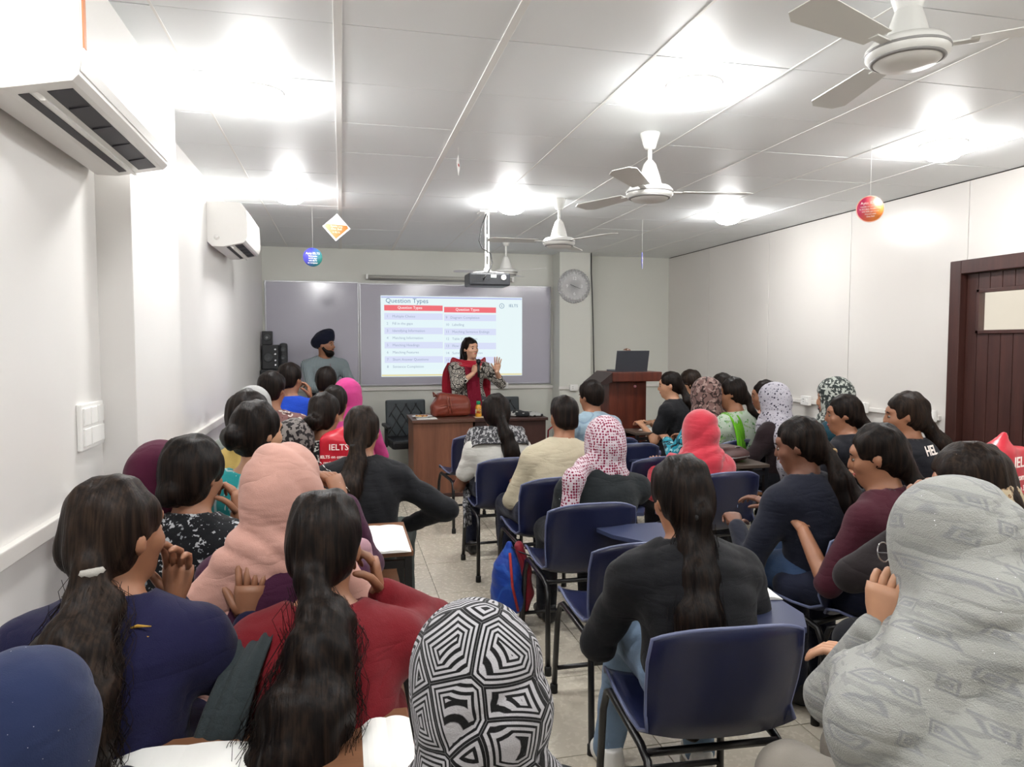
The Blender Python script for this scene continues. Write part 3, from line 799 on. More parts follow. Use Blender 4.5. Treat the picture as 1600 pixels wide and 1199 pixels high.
# ---- papers and notebooks
PAPER = plain('paper_white', '#f1f0ec', .7, vary=.02)
def notebook(x, y, z, w_, d_, rz, label, cover=None, pages=True):
    o = thing('notebook', label, 'notebook', (x, y, z), math.radians(rz))
    if cover: MB().box((0, 0, .003), (w_ + .008, d_ + .008, .006), .001).build('cover', cover, o)
    z0 = .006 if cover else 0
    vs = []; nx = 10
    for j, yy in enumerate((-d_ / 2, d_ / 2)):
        for k in range(nx + 1):
            u = -1 + 2 * k / nx
            vs.append((u * w_ / 2, yy, z0 + .012 * (1 - (abs(abs(u) - .35) / .65) ** 2) * .8 + .001))
    lo = [(vx, vy, z0) for vx, vy, _ in vs]
    n = nx + 1; N = len(vs); fs = []
    for k in range(nx): fs += [(k, k + 1, n + k + 1, n + k), (N + k, N + n + k, N + n + k + 1, N + k + 1), (k, N + k, N + k + 1, k + 1), (n + k, n + k + 1, N + n + k + 1, N + n + k)]
    fs += [(0, n, N + n, N), (nx, N + nx, N + n + nx, n + nx)]
    MB().add(vs + lo, fs).build('pages', PAPER, o)
    return o
BLUECOV = plain('cover_blue', '#2b3f9e', .4)
notebook(.15, 2.93, .70, .20, .40, 0, 'open notebook on the desk behind the black shirt')
notebook(.125, 2.08, .70, .14, .34, 4, 'notebook with blue cover on the desk beside the red kurta', BLUECOV)
notebook(.08, 1.39, .70, .10, .22, 0, 'white notebook on the desk beside the black and white hijab')
notebook(-.31, 1.43, .70, .26, .11, -4, 'white paper at the bottom edge beside the blue hijab')
notebook(2.80, 6.10, .70, .22, .20, 20, 'white sheet on the dark desk beside the podium')

# ---- things on and under the teacher's tables
LEATHER = plain('brown_leather', '#7a3524', .38, vary=.25, vscale=9, bump=.25, bscale=50)

# ================================================================ soft bodies: distance fields turned into meshes
def rotm(yaw=0, pitch=0, roll=0):
    """yaw left, pitch down, roll to the right (degrees), for something that faces +y"""
    return np.array((Matrix.Rotation(math.radians(yaw), 3, 'Z') @ Matrix.Rotation(math.radians(-pitch), 3, 'X') @ Matrix.Rotation(math.radians(roll), 3, 'Y')))
def V(*a): return np.array(a, dtype=float)

class Prim:
    def __init__(s, kind, lo, hi, f): s.kind = kind; s.lo = np.asarray(lo); s.hi = np.asarray(hi); s.f = f
def cap(a, b, ra, rb=None):
    rb = ra if rb is None else rb; a = np.asarray(a, float); b = np.asarray(b, float); ab = b - a; L = max(ab @ ab, 1e-9); R_ = max(ra, rb)
    def f(x, y, z):
        px, py, pz = x - a[0], y - a[1], z - a[2]
        t = np.clip((px * ab[0] + py * ab[1] + pz * ab[2]) / L, 0, 1)
        return np.sqrt((px - t * ab[0]) ** 2 + (py - t * ab[1]) ** 2 + (pz - t * ab[2]) ** 2) - (ra + (rb - ra) * t)
    return Prim('cap', np.minimum(a, b) - R_, np.maximum(a, b) + R_, f)
def ell(c, r, R=None):
    c = np.asarray(c, float); r = np.asarray(r, float); R = np.eye(3) if R is None else R; m = np.abs(R) @ r
    def f(x, y, z):
        px, py, pz = x - c[0], y - c[1], z - c[2]
        q = [(R[0, i] * px + R[1, i] * py + R[2, i] * pz) for i in range(3)]
        k0 = np.sqrt(sum((q[i] / r[i]) ** 2 for i in range(3))); k1 = np.sqrt(sum((q[i] / r[i] ** 2) ** 2 for i in range(3)))
        return np.where(k1 < 1e-6, -r.min(), k0 * (k0 - 1) / np.maximum(k1, 1e-6))
    return Prim('ell', c - m, c + m, f)
def rbox(c, h, rad, R=None):
    c = np.asarray(c, float); h = np.asarray(h, float) - rad; R = np.eye(3) if R is None else R; m = np.abs(R) @ (h + rad)
    def f(x, y, z):
        px, py, pz = x - c[0], y - c[1], z - c[2]
        q = [np.abs(R[0, i] * px + R[1, i] * py + R[2, i] * pz) - h[i] for i in range(3)]
        return np.sqrt(sum(np.maximum(v, 0) ** 2 for v in q)) + np.minimum(np.maximum(q[0], np.maximum(q[1], q[2])), 0) - rad
    return Prim('box', c - m, c + m, f)
def half(n, d):
    """everything with n.p > d"""
    n = np.asarray(n, float); n = n / np.linalg.norm(n)
    return Prim('half', V(-9, -9, -9), V(9, 9, 9), lambda x, y, z: d - (n[0] * x + n[1] * y + n[2] * z))

LUMP_TOP = 0.0
class Field:
    def __init__(s, prims, vox, pad=.05):
        lo = np.min([p.lo for p in prims], 0) - pad; hi = np.max([p.hi for p in prims], 0) + pad
        s.h = vox; s.lo = lo; s.n = np.ceil((hi - lo) / vox).astype(int) + 1
        s.ax = [(lo[i] + vox * np.arange(s.n[i])).astype(np.float32) for i in range(3)]
        s.D = np.full(s.n, .5, np.float32)
    def sl(s, p, m):
        a = np.clip(np.floor((p.lo - m - s.lo) / s.h).astype(int), 0, s.n - 1); b = np.clip(np.ceil((p.hi + m - s.lo) / s.h).astype(int) + 1, 1, s.n)
        return tuple(slice(a[i], b[i]) for i in range(3))
    def ev(s, p, S): return p.f(s.ax[0][S[0]][:, None, None], s.ax[1][S[1]][None, :, None], s.ax[2][S[2]][None, None, :])
    def add(s, p, k=.02, off=0.0):
        S = s.sl(p, .05 + off + k); d = s.ev(p, S) - off; D = s.D[S]
        if k > 0:
            h = np.maximum(k - np.abs(D - d), 0) / k; s.D[S] = np.minimum(D, d) - h * h * k * .25
        else: s.D[S] = np.minimum(D, d)
    def cut(s, p, k=.01):
        S = s.sl(p, .02 + k); d = -s.ev(p, S); D = s.D[S]
        h = np.maximum(k - np.abs(D - d), 0) / k if k > 0 else 0
        s.D[S] = np.maximum(D, d) + (h * h * k * .25 if k > 0 else 0)
    def mesh(s, smooth=1):
        D = s.D
        for i in range(3):      # keep the border empty
            sl0 = [slice(None)] * 3; sl0[i] = 0; D[tuple(sl0)] = np.maximum(D[tuple(sl0)], .01); sl0[i] = -1; D[tuple(sl0)] = np.maximum(D[tuple(sl0)], .01)
        ins = D < 0
        cnt = np.zeros(np.array(D.shape) - 1, np.int8)
        offs = [(i, j, k) for i in (0, 1) for j in (0, 1) for k in (0, 1)]
        N = np.array(D.shape) - 1
        for (i, j, k) in offs: cnt += ins[i:i + N[0], j:j + N[1], k:k + N[2]]
        act = (cnt > 0) & (cnt < 8)
        idx = np.argwhere(act)
        vid = np.full(act.shape, -1, np.int32); vid[act] = np.arange(len(idx))
        val = np.stack([D[idx[:, 0] + i, idx[:, 1] + j, idx[:, 2] + k] for (i, j, k) in offs], 1)
        acc = np.zeros((len(idx), 3)); num = np.zeros(len(idx))
        for a in range(8):
            for b in range(a + 1, 8):
                da = np.subtract(offs[b], offs[a])
                if np.abs(da).sum() != 1: continue
                va, vb = val[:, a], val[:, b]; m = (va < 0) != (vb < 0)
                t = va[m] / (va[m] - vb[m]); acc[m] += np.array(offs[a]) + t[:, None] * da; num[m] += 1
        P = s.lo + s.h * (idx + acc / num[:, None])
        quads = []
        for axis in range(3):
            u, v = (axis + 1) % 3, (axis + 2) % 3
            A = [slice(1, -1)] * 3; B = [slice(1, -1)] * 3; A[axis] = slice(0, -1); B[axis] = slice(1, None)
            sa, sb = ins[tuple(A)], ins[tuple(B)]
            e = np.argwhere(sa != sb)
            if len(e) == 0: continue
            flip = sa[e[:, 0], e[:, 1], e[:, 2]]
            base = e.copy()
            for i in range(3):
                if i != axis: base[:, i] += 1
            def cell(du, dv):
                c = base.copy(); c[:, u] += du; c[:, v] += dv; return vid[c[:, 0], c[:, 1], c[:, 2]]
            q = np.stack([cell(-1, -1), cell(0, -1), cell(0, 0), cell(-1, 0)], 1)
            q[~flip] = q[~flip][:, ::-1]
            quads.append(q)
        Q = np.concatenate(quads); Q = Q[(Q >= 0).all(1)]
        for _ in range(smooth):
            S_ = np.zeros_like(P); c = np.zeros(len(P))
            for i in range(4):
                for j in (1, 3): np.add.at(S_, Q[:, i], P[Q[:, (i + j) % 4]]); np.add.at(c, Q[:, i], 1)
            P = P * .5 + .5 * S_ / np.maximum(c, 1)[:, None]
        return P, Q

def vnormals(P, Q):
    n = np.cross(P[Q[:, 2]] - P[Q[:, 0]], P[Q[:, 3]] - P[Q[:, 1]]); N = np.zeros_like(P)
    for i in range(4): np.add.at(N, Q[:, i], n)
    return N / np.maximum(np.linalg.norm(N, axis=1), 1e-9)[:, None]
def wrinkle(P, Q, amp, seed=0, freq=1.0, dirs=None):
    r = np.random.default_rng(seed); d = np.zeros(len(P))
    if dirs is not None:            # strands
        warp = P + .03 * np.sin(P[:, [1, 2, 0]] * 13 * freq + r.uniform(0, 6, 3))
        for i, v in enumerate(dirs): d += np.sin(warp @ np.asarray(v) + r.uniform(0, 6)) / (1 + i * .35)
        return P + vnormals(P, Q) * (amp * d * .6)[:, None]
    # cloth: a few long soft folds, patchy
    warp = P + .02 * np.sin(P[:, [1, 2, 0]] * 9 * freq + r.uniform(0, 6, 3))
    for i, f in enumerate((15, 22, 30, 44)):
        v = r.normal(size=3) * np.array([.8, .8, 1.0]); v = v / np.linalg.norm(v) * f * freq
        mask = np.clip(.3 + 1.0 * np.sin(P @ (r.normal(size=3) * 6) + r.uniform(0, 6)), 0, 1)
        d += mask * (np.abs(np.sin(warp @ v + r.uniform(0, 6))) ** .9 - .6) * (1.1 / (1 + i * .4))
    return P + vnormals(P, Q) * (amp * d)[:, None]
def scarf_folds(P, Q, amp, hc, seed=0):
    """bands sweeping round the head, hanging folds below the neck"""
    r = np.random.default_rng(seed); x, y, z = P[:, 0] - hc[0], P[:, 1] - hc[1], P[:, 2] - hc[2]
    phi = np.arctan2(x, -y + .03); sd = r.choice((-1, 1))
    low = np.clip((-z - .06) / .10, 0, 1); low = low * low * (3 - 2 * low)
    hang = (np.abs(np.sin(phi * 2.6 + z * 3.0 * sd + r.uniform(0, 3) + .5 * np.sin(z * 14))) ** .8 - .6) * (1 + .3 * np.sin(phi * 5))
    hang += .5 * (np.abs(np.sin(phi * 5.1 - z * 6 * sd + r.uniform(0, 3))) - .6)
    ph = z * 26 + sd * x * 17 + y * 13 + r.uniform(0, 6) + .5 * np.sin(x * 16 + y * 9)
    mask = np.clip(.35 + .9 * np.sin(x * 9 * sd + y * 14 + z * 6 + r.uniform(0, 6)), 0, 1)
    wrap = (np.abs(np.sin(ph)) ** .8 - .6) * mask
    neck = np.exp(-((z + .11) / .05) ** 2) * (np.abs(np.sin(z * 52 + sd * x * 26 + .6 * np.sin(x * 22))) ** .8 - .6)
    return P + vnormals(P, Q) * (1.35 * amp * (low * hang + (1 - low) * .55 * wrap + .7 * neck))[:, None]
def mesh_np(name, P, Q, m, extra=None):
    """quads from numpy, plus optional list of (verts, faces) pieces joined in"""
    me = bpy.data.meshes.new(name)
    if extra:
        vs = [tuple(p) for p in P]; fs = [tuple(int(i) for i in q) for q in Q]
        for (ev, ef) in extra:
            o = len(vs); vs += [tuple(p) for p in ev]; fs += [tuple(i + o for i in f) for f in ef]
        me.from_pydata(vs, [], fs)
    else:
        me.vertices.add(len(P)); me.vertices.foreach_set('co', P.astype(np.float32).ravel())
        me.loops.add(len(Q) * 4); me.loops.foreach_set('vertex_index', Q.astype(np.int32).ravel())
        me.polygons.add(len(Q)); me.polygons.foreach_set('loop_start', np.arange(0, len(Q) * 4, 4, dtype=np.int32))
        me.polygons.foreach_set('loop_total', np.full(len(Q), 4, np.int32))
        me.update(calc_edges=True)
    me.polygons.foreach_set('use_smooth', np.ones(len(me.polygons), bool))
    me.materials.append(m); me.validate(); return me
def soft(name, prims, m, parent=None, vox=.01, k=.02, cuts=(), amp=0.0, seed=0, freq=1.0, off=0.0, dirs=None, extra=None, smooth=1, kcut=.01, scarf=None, lump=0.0):
    """prims: list of Prim or (Prim, k)"""
    pl = [p if isinstance(p, tuple) else (p, k) for p in prims]
    F_ = Field([p for p, _ in pl], vox, .05 + off)
    for p, kk in pl: F_.add(p, kk, off)
    for c in cuts: F_.cut(c, kcut)
    P, Q = F_.mesh(smooth)
    if scarf is not None: P = scarf_folds(P, Q, amp, scarf, seed)
    elif amp > 0: P = wrinkle(P, Q, amp, seed, freq, dirs)
    if lump > 0:
        r = np.random.default_rng(seed + 9); d = sum(np.sin(P @ (r.normal(size=3) * f) + r.uniform(0, 6)) for f in (22, 30, 38, 50))
        P = P + vnormals(P, Q) * (lump * np.clip((LUMP_TOP - P[:, 2]) / .06, 0, 1) * d * .5)[:, None]
    return link(name, mesh_np(name, P, Q, m, extra), parent)

# ================================================================ people
def hand_geo(wrist, d, palm_n, side, curl=25, spread=6, size=1.0, thumb=35):
    """palm plus five jointed fingers; d = direction of the hand, palm_n = out of the palm, side = +1 right hand"""
    d = Vector(d).normalized(); pn = Vector(palm_n); pn = (pn - d * pn.dot(d)).normalized(); lat = d.cross(pn) * side   # towards the thumb
    mb = MB(); w_ = Vector(wrist)
    prof = [(-.02, .024, .018), (.01, .027, .017), (.04, .037, .015), (.07, .041, .014), (.088, .039, .012)]
    seg = 10; vs = []; fs = []
    for (t, a, b) in prof:
        for k in range(seg):
            th = 2 * PI * k / seg; vs.append(w_ + (d * t + lat * (math.cos(th) * a) + pn * (math.sin(th) * b)) * size)
    for i in range(len(prof) - 1):
        for k in range(seg): fs.append((i * seg + k, i * seg + (k + 1) % seg, (i + 1) * seg + (k + 1) % seg, (i + 1) * seg + k))
    fs.append(tuple(range(seg - 1, -1, -1))); fs.append(tuple((len(prof) - 1) * seg + k for k in range(seg)))
    mb.add([v[:] for v in vs], fs, True)
    def finger(base, dir_, lens, r0, bend):
        p = base.copy(); dr = dir_.copy(); pts = [p - dr * .012 * size]; rs = [r0]
        for i, l in enumerate(lens):
            dr = Matrix.Rotation(math.radians(bend[i]), 3, axis) @ dr
            for h in (.5, 1.0):
                pts.append(p + dr * l * h * size); rs.append(r0 * (1 - .09 * (i + h)))
            p = p + dr * l * size
        rs[-1] *= .72; pts.append(p + dr * .004 * size); rs.append(rs[-1] * .35)
        mb.tube(pts, [r * size for r in rs], 7)
    axis = d.cross(pn)       # rotating d about this axis brings it to pn
    for i, (off, l) in enumerate(((.028, (.040, .026, .021)), (.0095, (.044, .029, .022)), (-.009, (.041, .027, .021)), (-.027, (.032, .021, .018)))):
        sp = math.radians((1.5 - i) * spread)
        dr = (d * math.cos(sp) + lat * math.sin(sp)).normalized()
        c = curl * (1 + .12 * i)
        finger(w_ + (d * .086 + lat * off) * size, dr, l, .0098 if i < 3 else .0088, (c * .8, c * 1.1, c * .8))
    dr = (d * math.cos(math.radians(thumb)) + lat * math.sin(math.radians(thumb)) + pn * .25).normalized()
    finger(w_ + (d * .025 + lat * .030) * size, dr, (.036, .030, .024), .0120, (curl * .2, curl * .35, curl * .35))
    return mb.v, mb.f

def ik(S, T, a, b, pole):
    S, T = np.asarray(S, float), np.asarray(T, float); v = T - S; L = np.linalg.norm(v)
    if L > (a + b) * .995: T = S + v / L * (a + b) * .995; v = T - S; L = np.linalg.norm(v)
    u = v / L; x = (a * a - b * b + L * L) / (2 * L); hgt = math.sqrt(max(a * a - x * x, 1e-6))
    p = np.asarray(pole, float); p = p - u * (p @ u); p /= max(np.linalg.norm(p), 1e-6)
    return S + u * x + p * hgt, T

SKIN = skin_mat('skin_brown', '#96674c'); SKIN_L = skin_mat('skin_light_brown', '#b98a6c'); SKIN_F = skin_mat('skin_fair', '#cfa084'); SKIN_D = skin_mat('skin_dark_brown', '#6e4633')
HAIR = hair_mat('hair_black'); HAIR_B = hair_mat('hair_dark_brown', '#130d0b', '#30241c', .46)
EYE_W = plain('eye_white', '#857a72', .3); EYE_D = plain('eye_iris_dark', '#120c0a', .15); LIPS = plain('lips_rose', '#9a4a48', .4); LIPS_R = plain('lips_red', '#a8303a', .35)
def shared(name, mb, m):
    me = mb.mesh(name, m); return me
EYE_ME = shared('eye', MB().lathe([(.0, -.011), (.006, -.009), (.0095, -.004), (.0105, .001), (.0085, .006), (.004, .010), (0, .0105)], seg=10), EYE_W)
IRIS_ME = shared('iris', MB().lathe([(.0074, 0), (.0062, .0016), (0, .0024)], seg=10, M=Matrix.Rotation(-PI / 2, 4, 'X')), EYE_D)
BROW_ME = shared('eyebrow', MB().tube([(-.018, -.006, -.004), (-.008, 0, .003), (.004, 0, .003), (.017, -.010, -.003)], [.002, .0035, .0035, .0015], 6), HAIR)
def lips_me(m):
    return MB().tube([(-.024, -.012, .001), (-.012, -.001, .002), (0, .002, .001), (.012, -.001, .002), (.024, -.012, .001)], [.002, .006, .0065, .006, .002], 8).mesh('lips', m)
LIPS_ME = lips_me(LIPS); LIPSR_ME = lips_me(LIPS_R)
SHOE_B = plain('shoe_black', '#17171a', .5); SHOE_W = plain('shoe_white', '#e4e2de', .5); SOLE_W = plain('sole_white', '#dcdad4', .6)
def shoe_mesh(m):
    pr = [(cap((0, -.05, .045), (0, .05, .040), .040, .036), .03), (cap((0, .05, .040), (0, .125, .030), .038, .028), .03), (cap((0, -.05, .05), (0, -.04, .10), .038, .040), .02)]
    F_ = Field([p for p, _ in pr], .012)
    for p, k in pr: F_.add(p, k)
    F_.cut(half((0, 0, -1), -.004), .0); F_.cut(half((0, 0, 1), .105), .0)
    P, Q = F_.mesh(1); return mesh_np('shoe', P, Q, m)
SHOE_ME = shoe_mesh(SHOE_B); SHOEW_ME = shoe_mesh(SHOE_W)

HDIR = [(70, 18, 5), (-110, 60, 8), (45, 95, 4), (160, -40, 10)]
def strip(info, name, pts, wv, m, thick=.005, folds=3, famp=.007, n=26, nw=16, seed=0):
    """a hanging length of cloth: a folded sheet swept along points given in the wearer's frame"""
    pts = np.array([np.asarray(p, float) for p in pts]); wv = np.asarray(wv, float)
    if wv.ndim == 1: wv = np.repeat(wv[None], len(pts), 0)
    K = len(pts); C_, Wd = [], []
    for t in np.linspace(0, K - 1.0001, n):
        i = int(t); u = t - i; a, b, c, d = pts[max(i - 1, 0)], pts[i], pts[min(i + 1, K - 1)], pts[min(i + 2, K - 1)]
        C_.append(.5 * ((2 * b) + (c - a) * u + (2 * a - 5 * b + 4 * c - d) * u * u + (3 * b - a - 3 * c + d) * u ** 3)); Wd.append(wv[i] * (1 - u) + wv[min(i + 1, K - 1)] * u)
    C_, Wd = np.array(C_), np.array(Wd); T = np.gradient(C_, axis=0); N = np.cross(T, Wd); N /= np.maximum(np.linalg.norm(N, axis=1), 1e-9)[:, None]
    r = np.random.default_rng(seed); ph = r.uniform(0, 6)
    A, B = [], []
    for i in range(n):
        for tt in np.linspace(-1, 1, nw):
            f = famp * (abs(math.sin(folds * tt * 1.6 + ph + .06 * i)) ** .8 - .5) + famp * .5 * math.sin(i * .5 + tt * 3)
            q = C_[i] + Wd[i] * tt + N[i] * f; A.append(q + N[i] * thick / 2); B.append(q - N[i] * thick / 2)
    L = len(A); fs = []
    for i in range(n - 1):
        for j in range(nw - 1):
            a = i * nw + j; fs.append((a, a + 1, a + nw + 1, a + nw)); fs.append((L + a, L + a + nw, L + a + nw + 1, L + a + 1))
    edge = [j for j in range(nw)] + [i * nw + nw - 1 for i in range(1, n)] + [(n - 1) * nw + j for j in range(nw - 2, -1, -1)] + [i * nw for i in range(n - 2, 0, -1)]
    for a, b in zip(edge, edge[1:] + edge[:1]): fs.append((a, b, L + b, L + a))
    return MB().add(A + B, fs, True).build(name, m, info['root'])

def person(label, head, top_z, yaw=0, face=None, pitch=8, roll=0, root=None, lean=.08, vox=None, scale=1.0, skin=SKIN, male=False,
           hair='pony', hairm=None, tail=None, tailr=None, top=None, sleeve='long', kurta=False, neck=.07, bottoms=None, hijab=None, drape=.22, hj=None,
           handR=None, handL=None, poleR=(.6, -.3, -1), poleL=(-.6, -.3, -1), palmR=(0, 0, -1), palmL=(0, 0, -1), curlR=28, curlL=28, dirR=None, dirL=None,
           stand=False, knees=.40, kspread=.11, seat=None, seat_label=None, tablet=False, seed=0, shoes='b', faceparts=True, wide=1.0, twist=0, amp=.009, curly=1.0, hairvol=1.0, seat_z=0.0, strands=0, feet=None):
    """head = world (x, y) of the head centre; yaw = where the body faces (0 = front wall, + = left); face = where the head looks (absolute)"""
    face = yaw if face is None else face
    cy, sy = math.cos(math.radians(yaw)), math.sin(math.radians(yaw))
    if root is None: rx, ry = head[0] - (-sy * lean), head[1] - cy * lean; hx, hy = 0.0, lean
    else:
        rx, ry = root; dx, dy = head[0] - rx, head[1] - ry
        hx, hy = dx * cy + dy * sy, -dx * sy + dy * cy
    dist = math.hypot(head[0], head[1])
    if vox is None: vox = min(max(.0062 + .0020 * dist, .0088), .0165)
    R0 = thing('person', label, 'person', (rx, ry, 0), math.radians(yaw))
    s = scale; pz = .93 * s if stand else .535
    hc = V(hx, hy, top_z - .122 * s)
    HR = rotm(face - yaw, pitch, roll)
    def H(x, y, z): return hc + HR @ (V(x, y, z) * s)
    def He(c, r): return ell(H(*c), V(*r) * s, HR)
    def Hc(a, b, ra, rb=None): return cap(H(*a), H(*b), ra * s, None if rb is None else rb * s)
    nb = V(hx * .85, hy - .035, hc[2] - .165 * s)             # base of the neck
    pel = V(0, 0, pz + .02)
    TW = rotm(twist)
    up = (nb - pel); upn = up / np.linalg.norm(up)
    lx = math.degrees(math.atan2(upn[1], upn[2])); ly_ = math.degrees(math.atan2(upn[0], upn[2]))
    LR = rotm(0, lx, ly_)
    sw = (.185 if male else .158) * s * wide
    def spine(t):
        b = pel + up * t; b = b + V(0, -.035 * math.sin(math.pi * t), 0); return b
    S_ = {1: nb + TW @ V(sw, -.005, -.068 * s), -1: nb + TW @ V(-sw, -.005, -.068 * s)}
    # --- arms
    ua, fa = .275 * s, .245 * s
    zt = min(nb[2] - .2, .72)
    tgt = {1: handR if handR is not None else (.13, .36, .715 if not stand else .8), -1: handL if handL is not None else (-.13, .36, .715 if not stand else .8)}
    E_, W_ = {}, {}
    for sd, pole in ((1, poleR), (-1, poleL)): E_[sd], W_[sd] = ik(S_[sd], np.asarray(tgt[sd], float), ua, fa, pole)
    # --- legs
    hip = {sd: V(sd * .088 * s, .01, pz) for sd in (1, -1)}
    if stand:
        kn = {sd: V(sd * .10, .03, .50 * s) for sd in (1, -1)}; an = {sd: V(sd * .11, -.01, .09) for sd in (1, -1)}
    else:
        kn = {sd: V(sd * kspread, knees, .50) for sd in (1, -1)}; an = {sd: V(sd * (kspread + .01), knees - .02, .09) for sd in (1, -1)}
        if feet is not None:
            for sd in feet: an[sd] = V(*feet[sd])
    torso = [(ell(pel + V(0, 0, .0), (.165 * s * wide, .118 * s, .105 * s)), .04), (ell(spine(.32), (.136 * s * wide, .102 * s, .14 * s), LR), .06),
             (ell(spine(.70), (.150 * s * wide, .108 * s, .15 * s), LR), .06), (cap(S_[-1], S_[1], .056 * s), .06),
             (cap(nb + V(0, 0, .01), S_[1] * .75 + nb * .25, .042 * s, .046 * s), .05), (cap(nb + V(0, 0, .01), S_[-1] * .75 + nb * .25, .042 * s, .046 * s), .05)]
    if not male:
        for sd in (1, -1): torso.append((ell(spine(.66) + LR @ V(sd * .066, .088, 0) * s, V(.058, .05, .055) * s, LR), .04))
    neckp = [(cap(nb + V(0, -.005, -.03), H(0, -.022, -.055), .052 * s * (1.12 if male else 1), .050 * s * (1.12 if male else 1)), .03)]
    headp = [(He((0, -.016, .028), (.076, .093, .088)), .02), (He((0, .026, -.040), (.058, .064, .076)), .035), (He((0, .055, -.088), (.026, .028, .024)), .03),
             (He((0, .070, .034), (.052, .022, .022)), .02), (Hc((0, .086, .014), (0, .104, -.022), .0085, .0125), .012), (He((0, .096, -.026), (.016, .012, .009)), .008),
             (He((.036, .058, -.022), (.026, .026, .024)), .02), (He((-.036, .058, -.022), (.026, .026, .024)), .02), (He((0, .082, -.056), (.022, .013, .012)), .012)]
    ears = [(He((sd * .077, -.010, -.012), (.010, .016, .026)), .008) for sd in (1, -1)]
    if hijab: ears = []
    armp, legp = [], []
    for sd in (1, -1):
        armp += [(cap(S_[sd], E_[sd], .048 * s * (1.1 if male else 1), .037 * s), .04), (cap(E_[sd], W_[sd], .038 * s, .026 * s), .02)]
        legp += [(cap(hip[sd], kn[sd], .084 * s, .058 * s), .04), (cap(kn[sd], an[sd] + V(0, 0, -.02), .055 * s, .037 * s), .03), (cap(an[sd] + V(0, -.02, -.04), an[sd] + V(0, .09, -.055), .03, .025), .02)]
    # --- hands
    ex = []
    for sd, pl_, cu, dd in ((1, palmR, curlR, dirR), (-1, palmL, curlL, dirL)):
        d = W_[sd] - E_[sd] if dd is None else np.asarray(dd, float)
        ex.append(hand_geo(W_[sd], d, pl_, sd, cu, size=s * (1.08 if male else .98)))
    eyecut = [He((sd * .031, .094, .004), (.016, .012, .010)) for sd in (1, -1)]
    soft('body', torso + neckp + headp + ears + armp + legp, skin, R0, vox, cuts=eyecut, extra=ex, smooth=0, kcut=.008)
    if faceparts:
        hm = Matrix(HR.tolist()).to_euler()
        for sd in (1, -1):
            e = link('eye', EYE_ME, R0, H(sd * .031, .0755, .003), hm); e.scale = (s,) * 3; e.scale.z *= .7
            link('iris', IRIS_ME, R0, H(sd * .031, .0848, .003), hm).scale = (s,) * 3
            link('eyebrow', BROW_ME, R0, H(sd * .032, .088, .026), hm).scale = (sd * s, s, s)
        link('lips', LIPSR_ME if faceparts == 'red' else LIPS_ME, R0, H(0, .0905, -.058), hm).scale = (s,) * 3
    # --- clothes
    if top:
        g = [(p, k + .01) for p, k in torso]
        for sd in (1, -1):
            el = E_[sd]; sl = {'none': 0, 'short': .62, 'elbow': 1.0, 'three': 1.5, 'long': 1.93}[sleeve if not isinstance(sleeve, dict) else sleeve[sd]]
            if sl > 0:
                e1 = S_[sd] + (el - S_[sd]) * min(sl, 1); g.append((cap(S_[sd], e1, .056 * s, (.050 if sl < 1 else .043) * s), .04))
            if sl > 1: g.append((cap(el, el + (W_[sd] - el) * (sl - 1), .042 * s, .031 * s), .02))
        cuts = [ell(nb + V(0, .012, .050), (neck, neck * 1.0, .062))]
        if kurta:
            for sd in (1, -1): g.append((cap(hip[sd] + V(0, 0, .01), hip[sd] * .12 + kn[sd] * .88 + V(0, 0, .005), .095 * s, .078 * s), .06))
            g.append((ell(pel + V(0, -.03, -.03), (.19, .14, .10)), .05))
        else: cuts.append(half((0, 0, -1), -(pz - .035)))
        soft('upper_garment' if not kurta else 'kurta', g, top, R0, vox, cuts=cuts, amp=amp, seed=seed + 1, off=.011, kcut=.012)
    bt = bottoms or TROUSER_D
    g = [(ell(pel + V(0, 0, -.01), (.168 * s * wide, .122 * s, .10 * s)), .04)]
    for sd in (1, -1): g += [(cap(hip[sd], kn[sd], .086 * s, .062 * s), .04), (cap(kn[sd], an[sd] + V(0, 0, -.005), .060 * s, .046 * s), .03)]
    soft('trousers', g, bt, R0, max(vox, .0125), amp=.004, seed=seed + 2, off=.008)
    for sd in (1, -1):
        fd = (an[sd] - kn[sd])
        link('shoe', SHOE_ME if shoes == 'b' else SHOEW_ME, R0, (an[sd][0], an[sd][1] + .01, 0), (0, 0, -sd * .1))
    # --- hair or scarf
    hm_ = hairm or HAIR
    if hijab:
        o = hj or {}
        fs_ = o.get('size', 1.0)
        g = [(He((0, -.022, .030), (.094 * fs_, .112 * fs_, .106 * fs_)), .03), (He((0, .018, -.045), (.078 * fs_, .086 * fs_, .090 * fs_)), .05),
             (cap(H(0, -.035, -.05), nb + V(0, -.01, -.02), .078 * s, .085 * s), .06)]
        g += [(cap(nb + V(0, -.01, -.015), S_[sd] * .62 + nb * .38 + V(0, 0, -.012), .074 * s, .062 * s), .07) for sd in (1, -1)]
        bk = o.get('back', drape); fr = o.get('front', .12)
        if bk > 0:
            q = nb + V(0, -.055, -.03); e = spine(max(0, 1 - bk / max(np.linalg.norm(up), .1))) + V(0, -.075, 0)
            wd = o.get('width', .10)
            g += [(cap(q + V(-wd * .6, .01, 0), e + V(-wd, .01, 0), .058, .042), .07), (cap(q + V(wd * .6, .01, 0), e + V(wd, .01, 0), .058, .042), .07), (cap(q, e, .062, .046), .07)]
        if fr > 0:
            g += [(cap(nb + V(-.05, .05, -.02), spine(max(0, 1 - fr / .4)) + V(-.06, .10, 0), .055, .04), .06), (cap(nb + V(.05, .05, -.02), spine(max(0, 1 - fr / .4)) + V(.06, .10, 0), .055, .04), .06)]
        for (a, b, r1, r2) in o.get('caps', ()): g.append((cap(a, b, r1, r2), .05))
        cuts = [He((0, .125, -.022), (.060, .075, .088))]
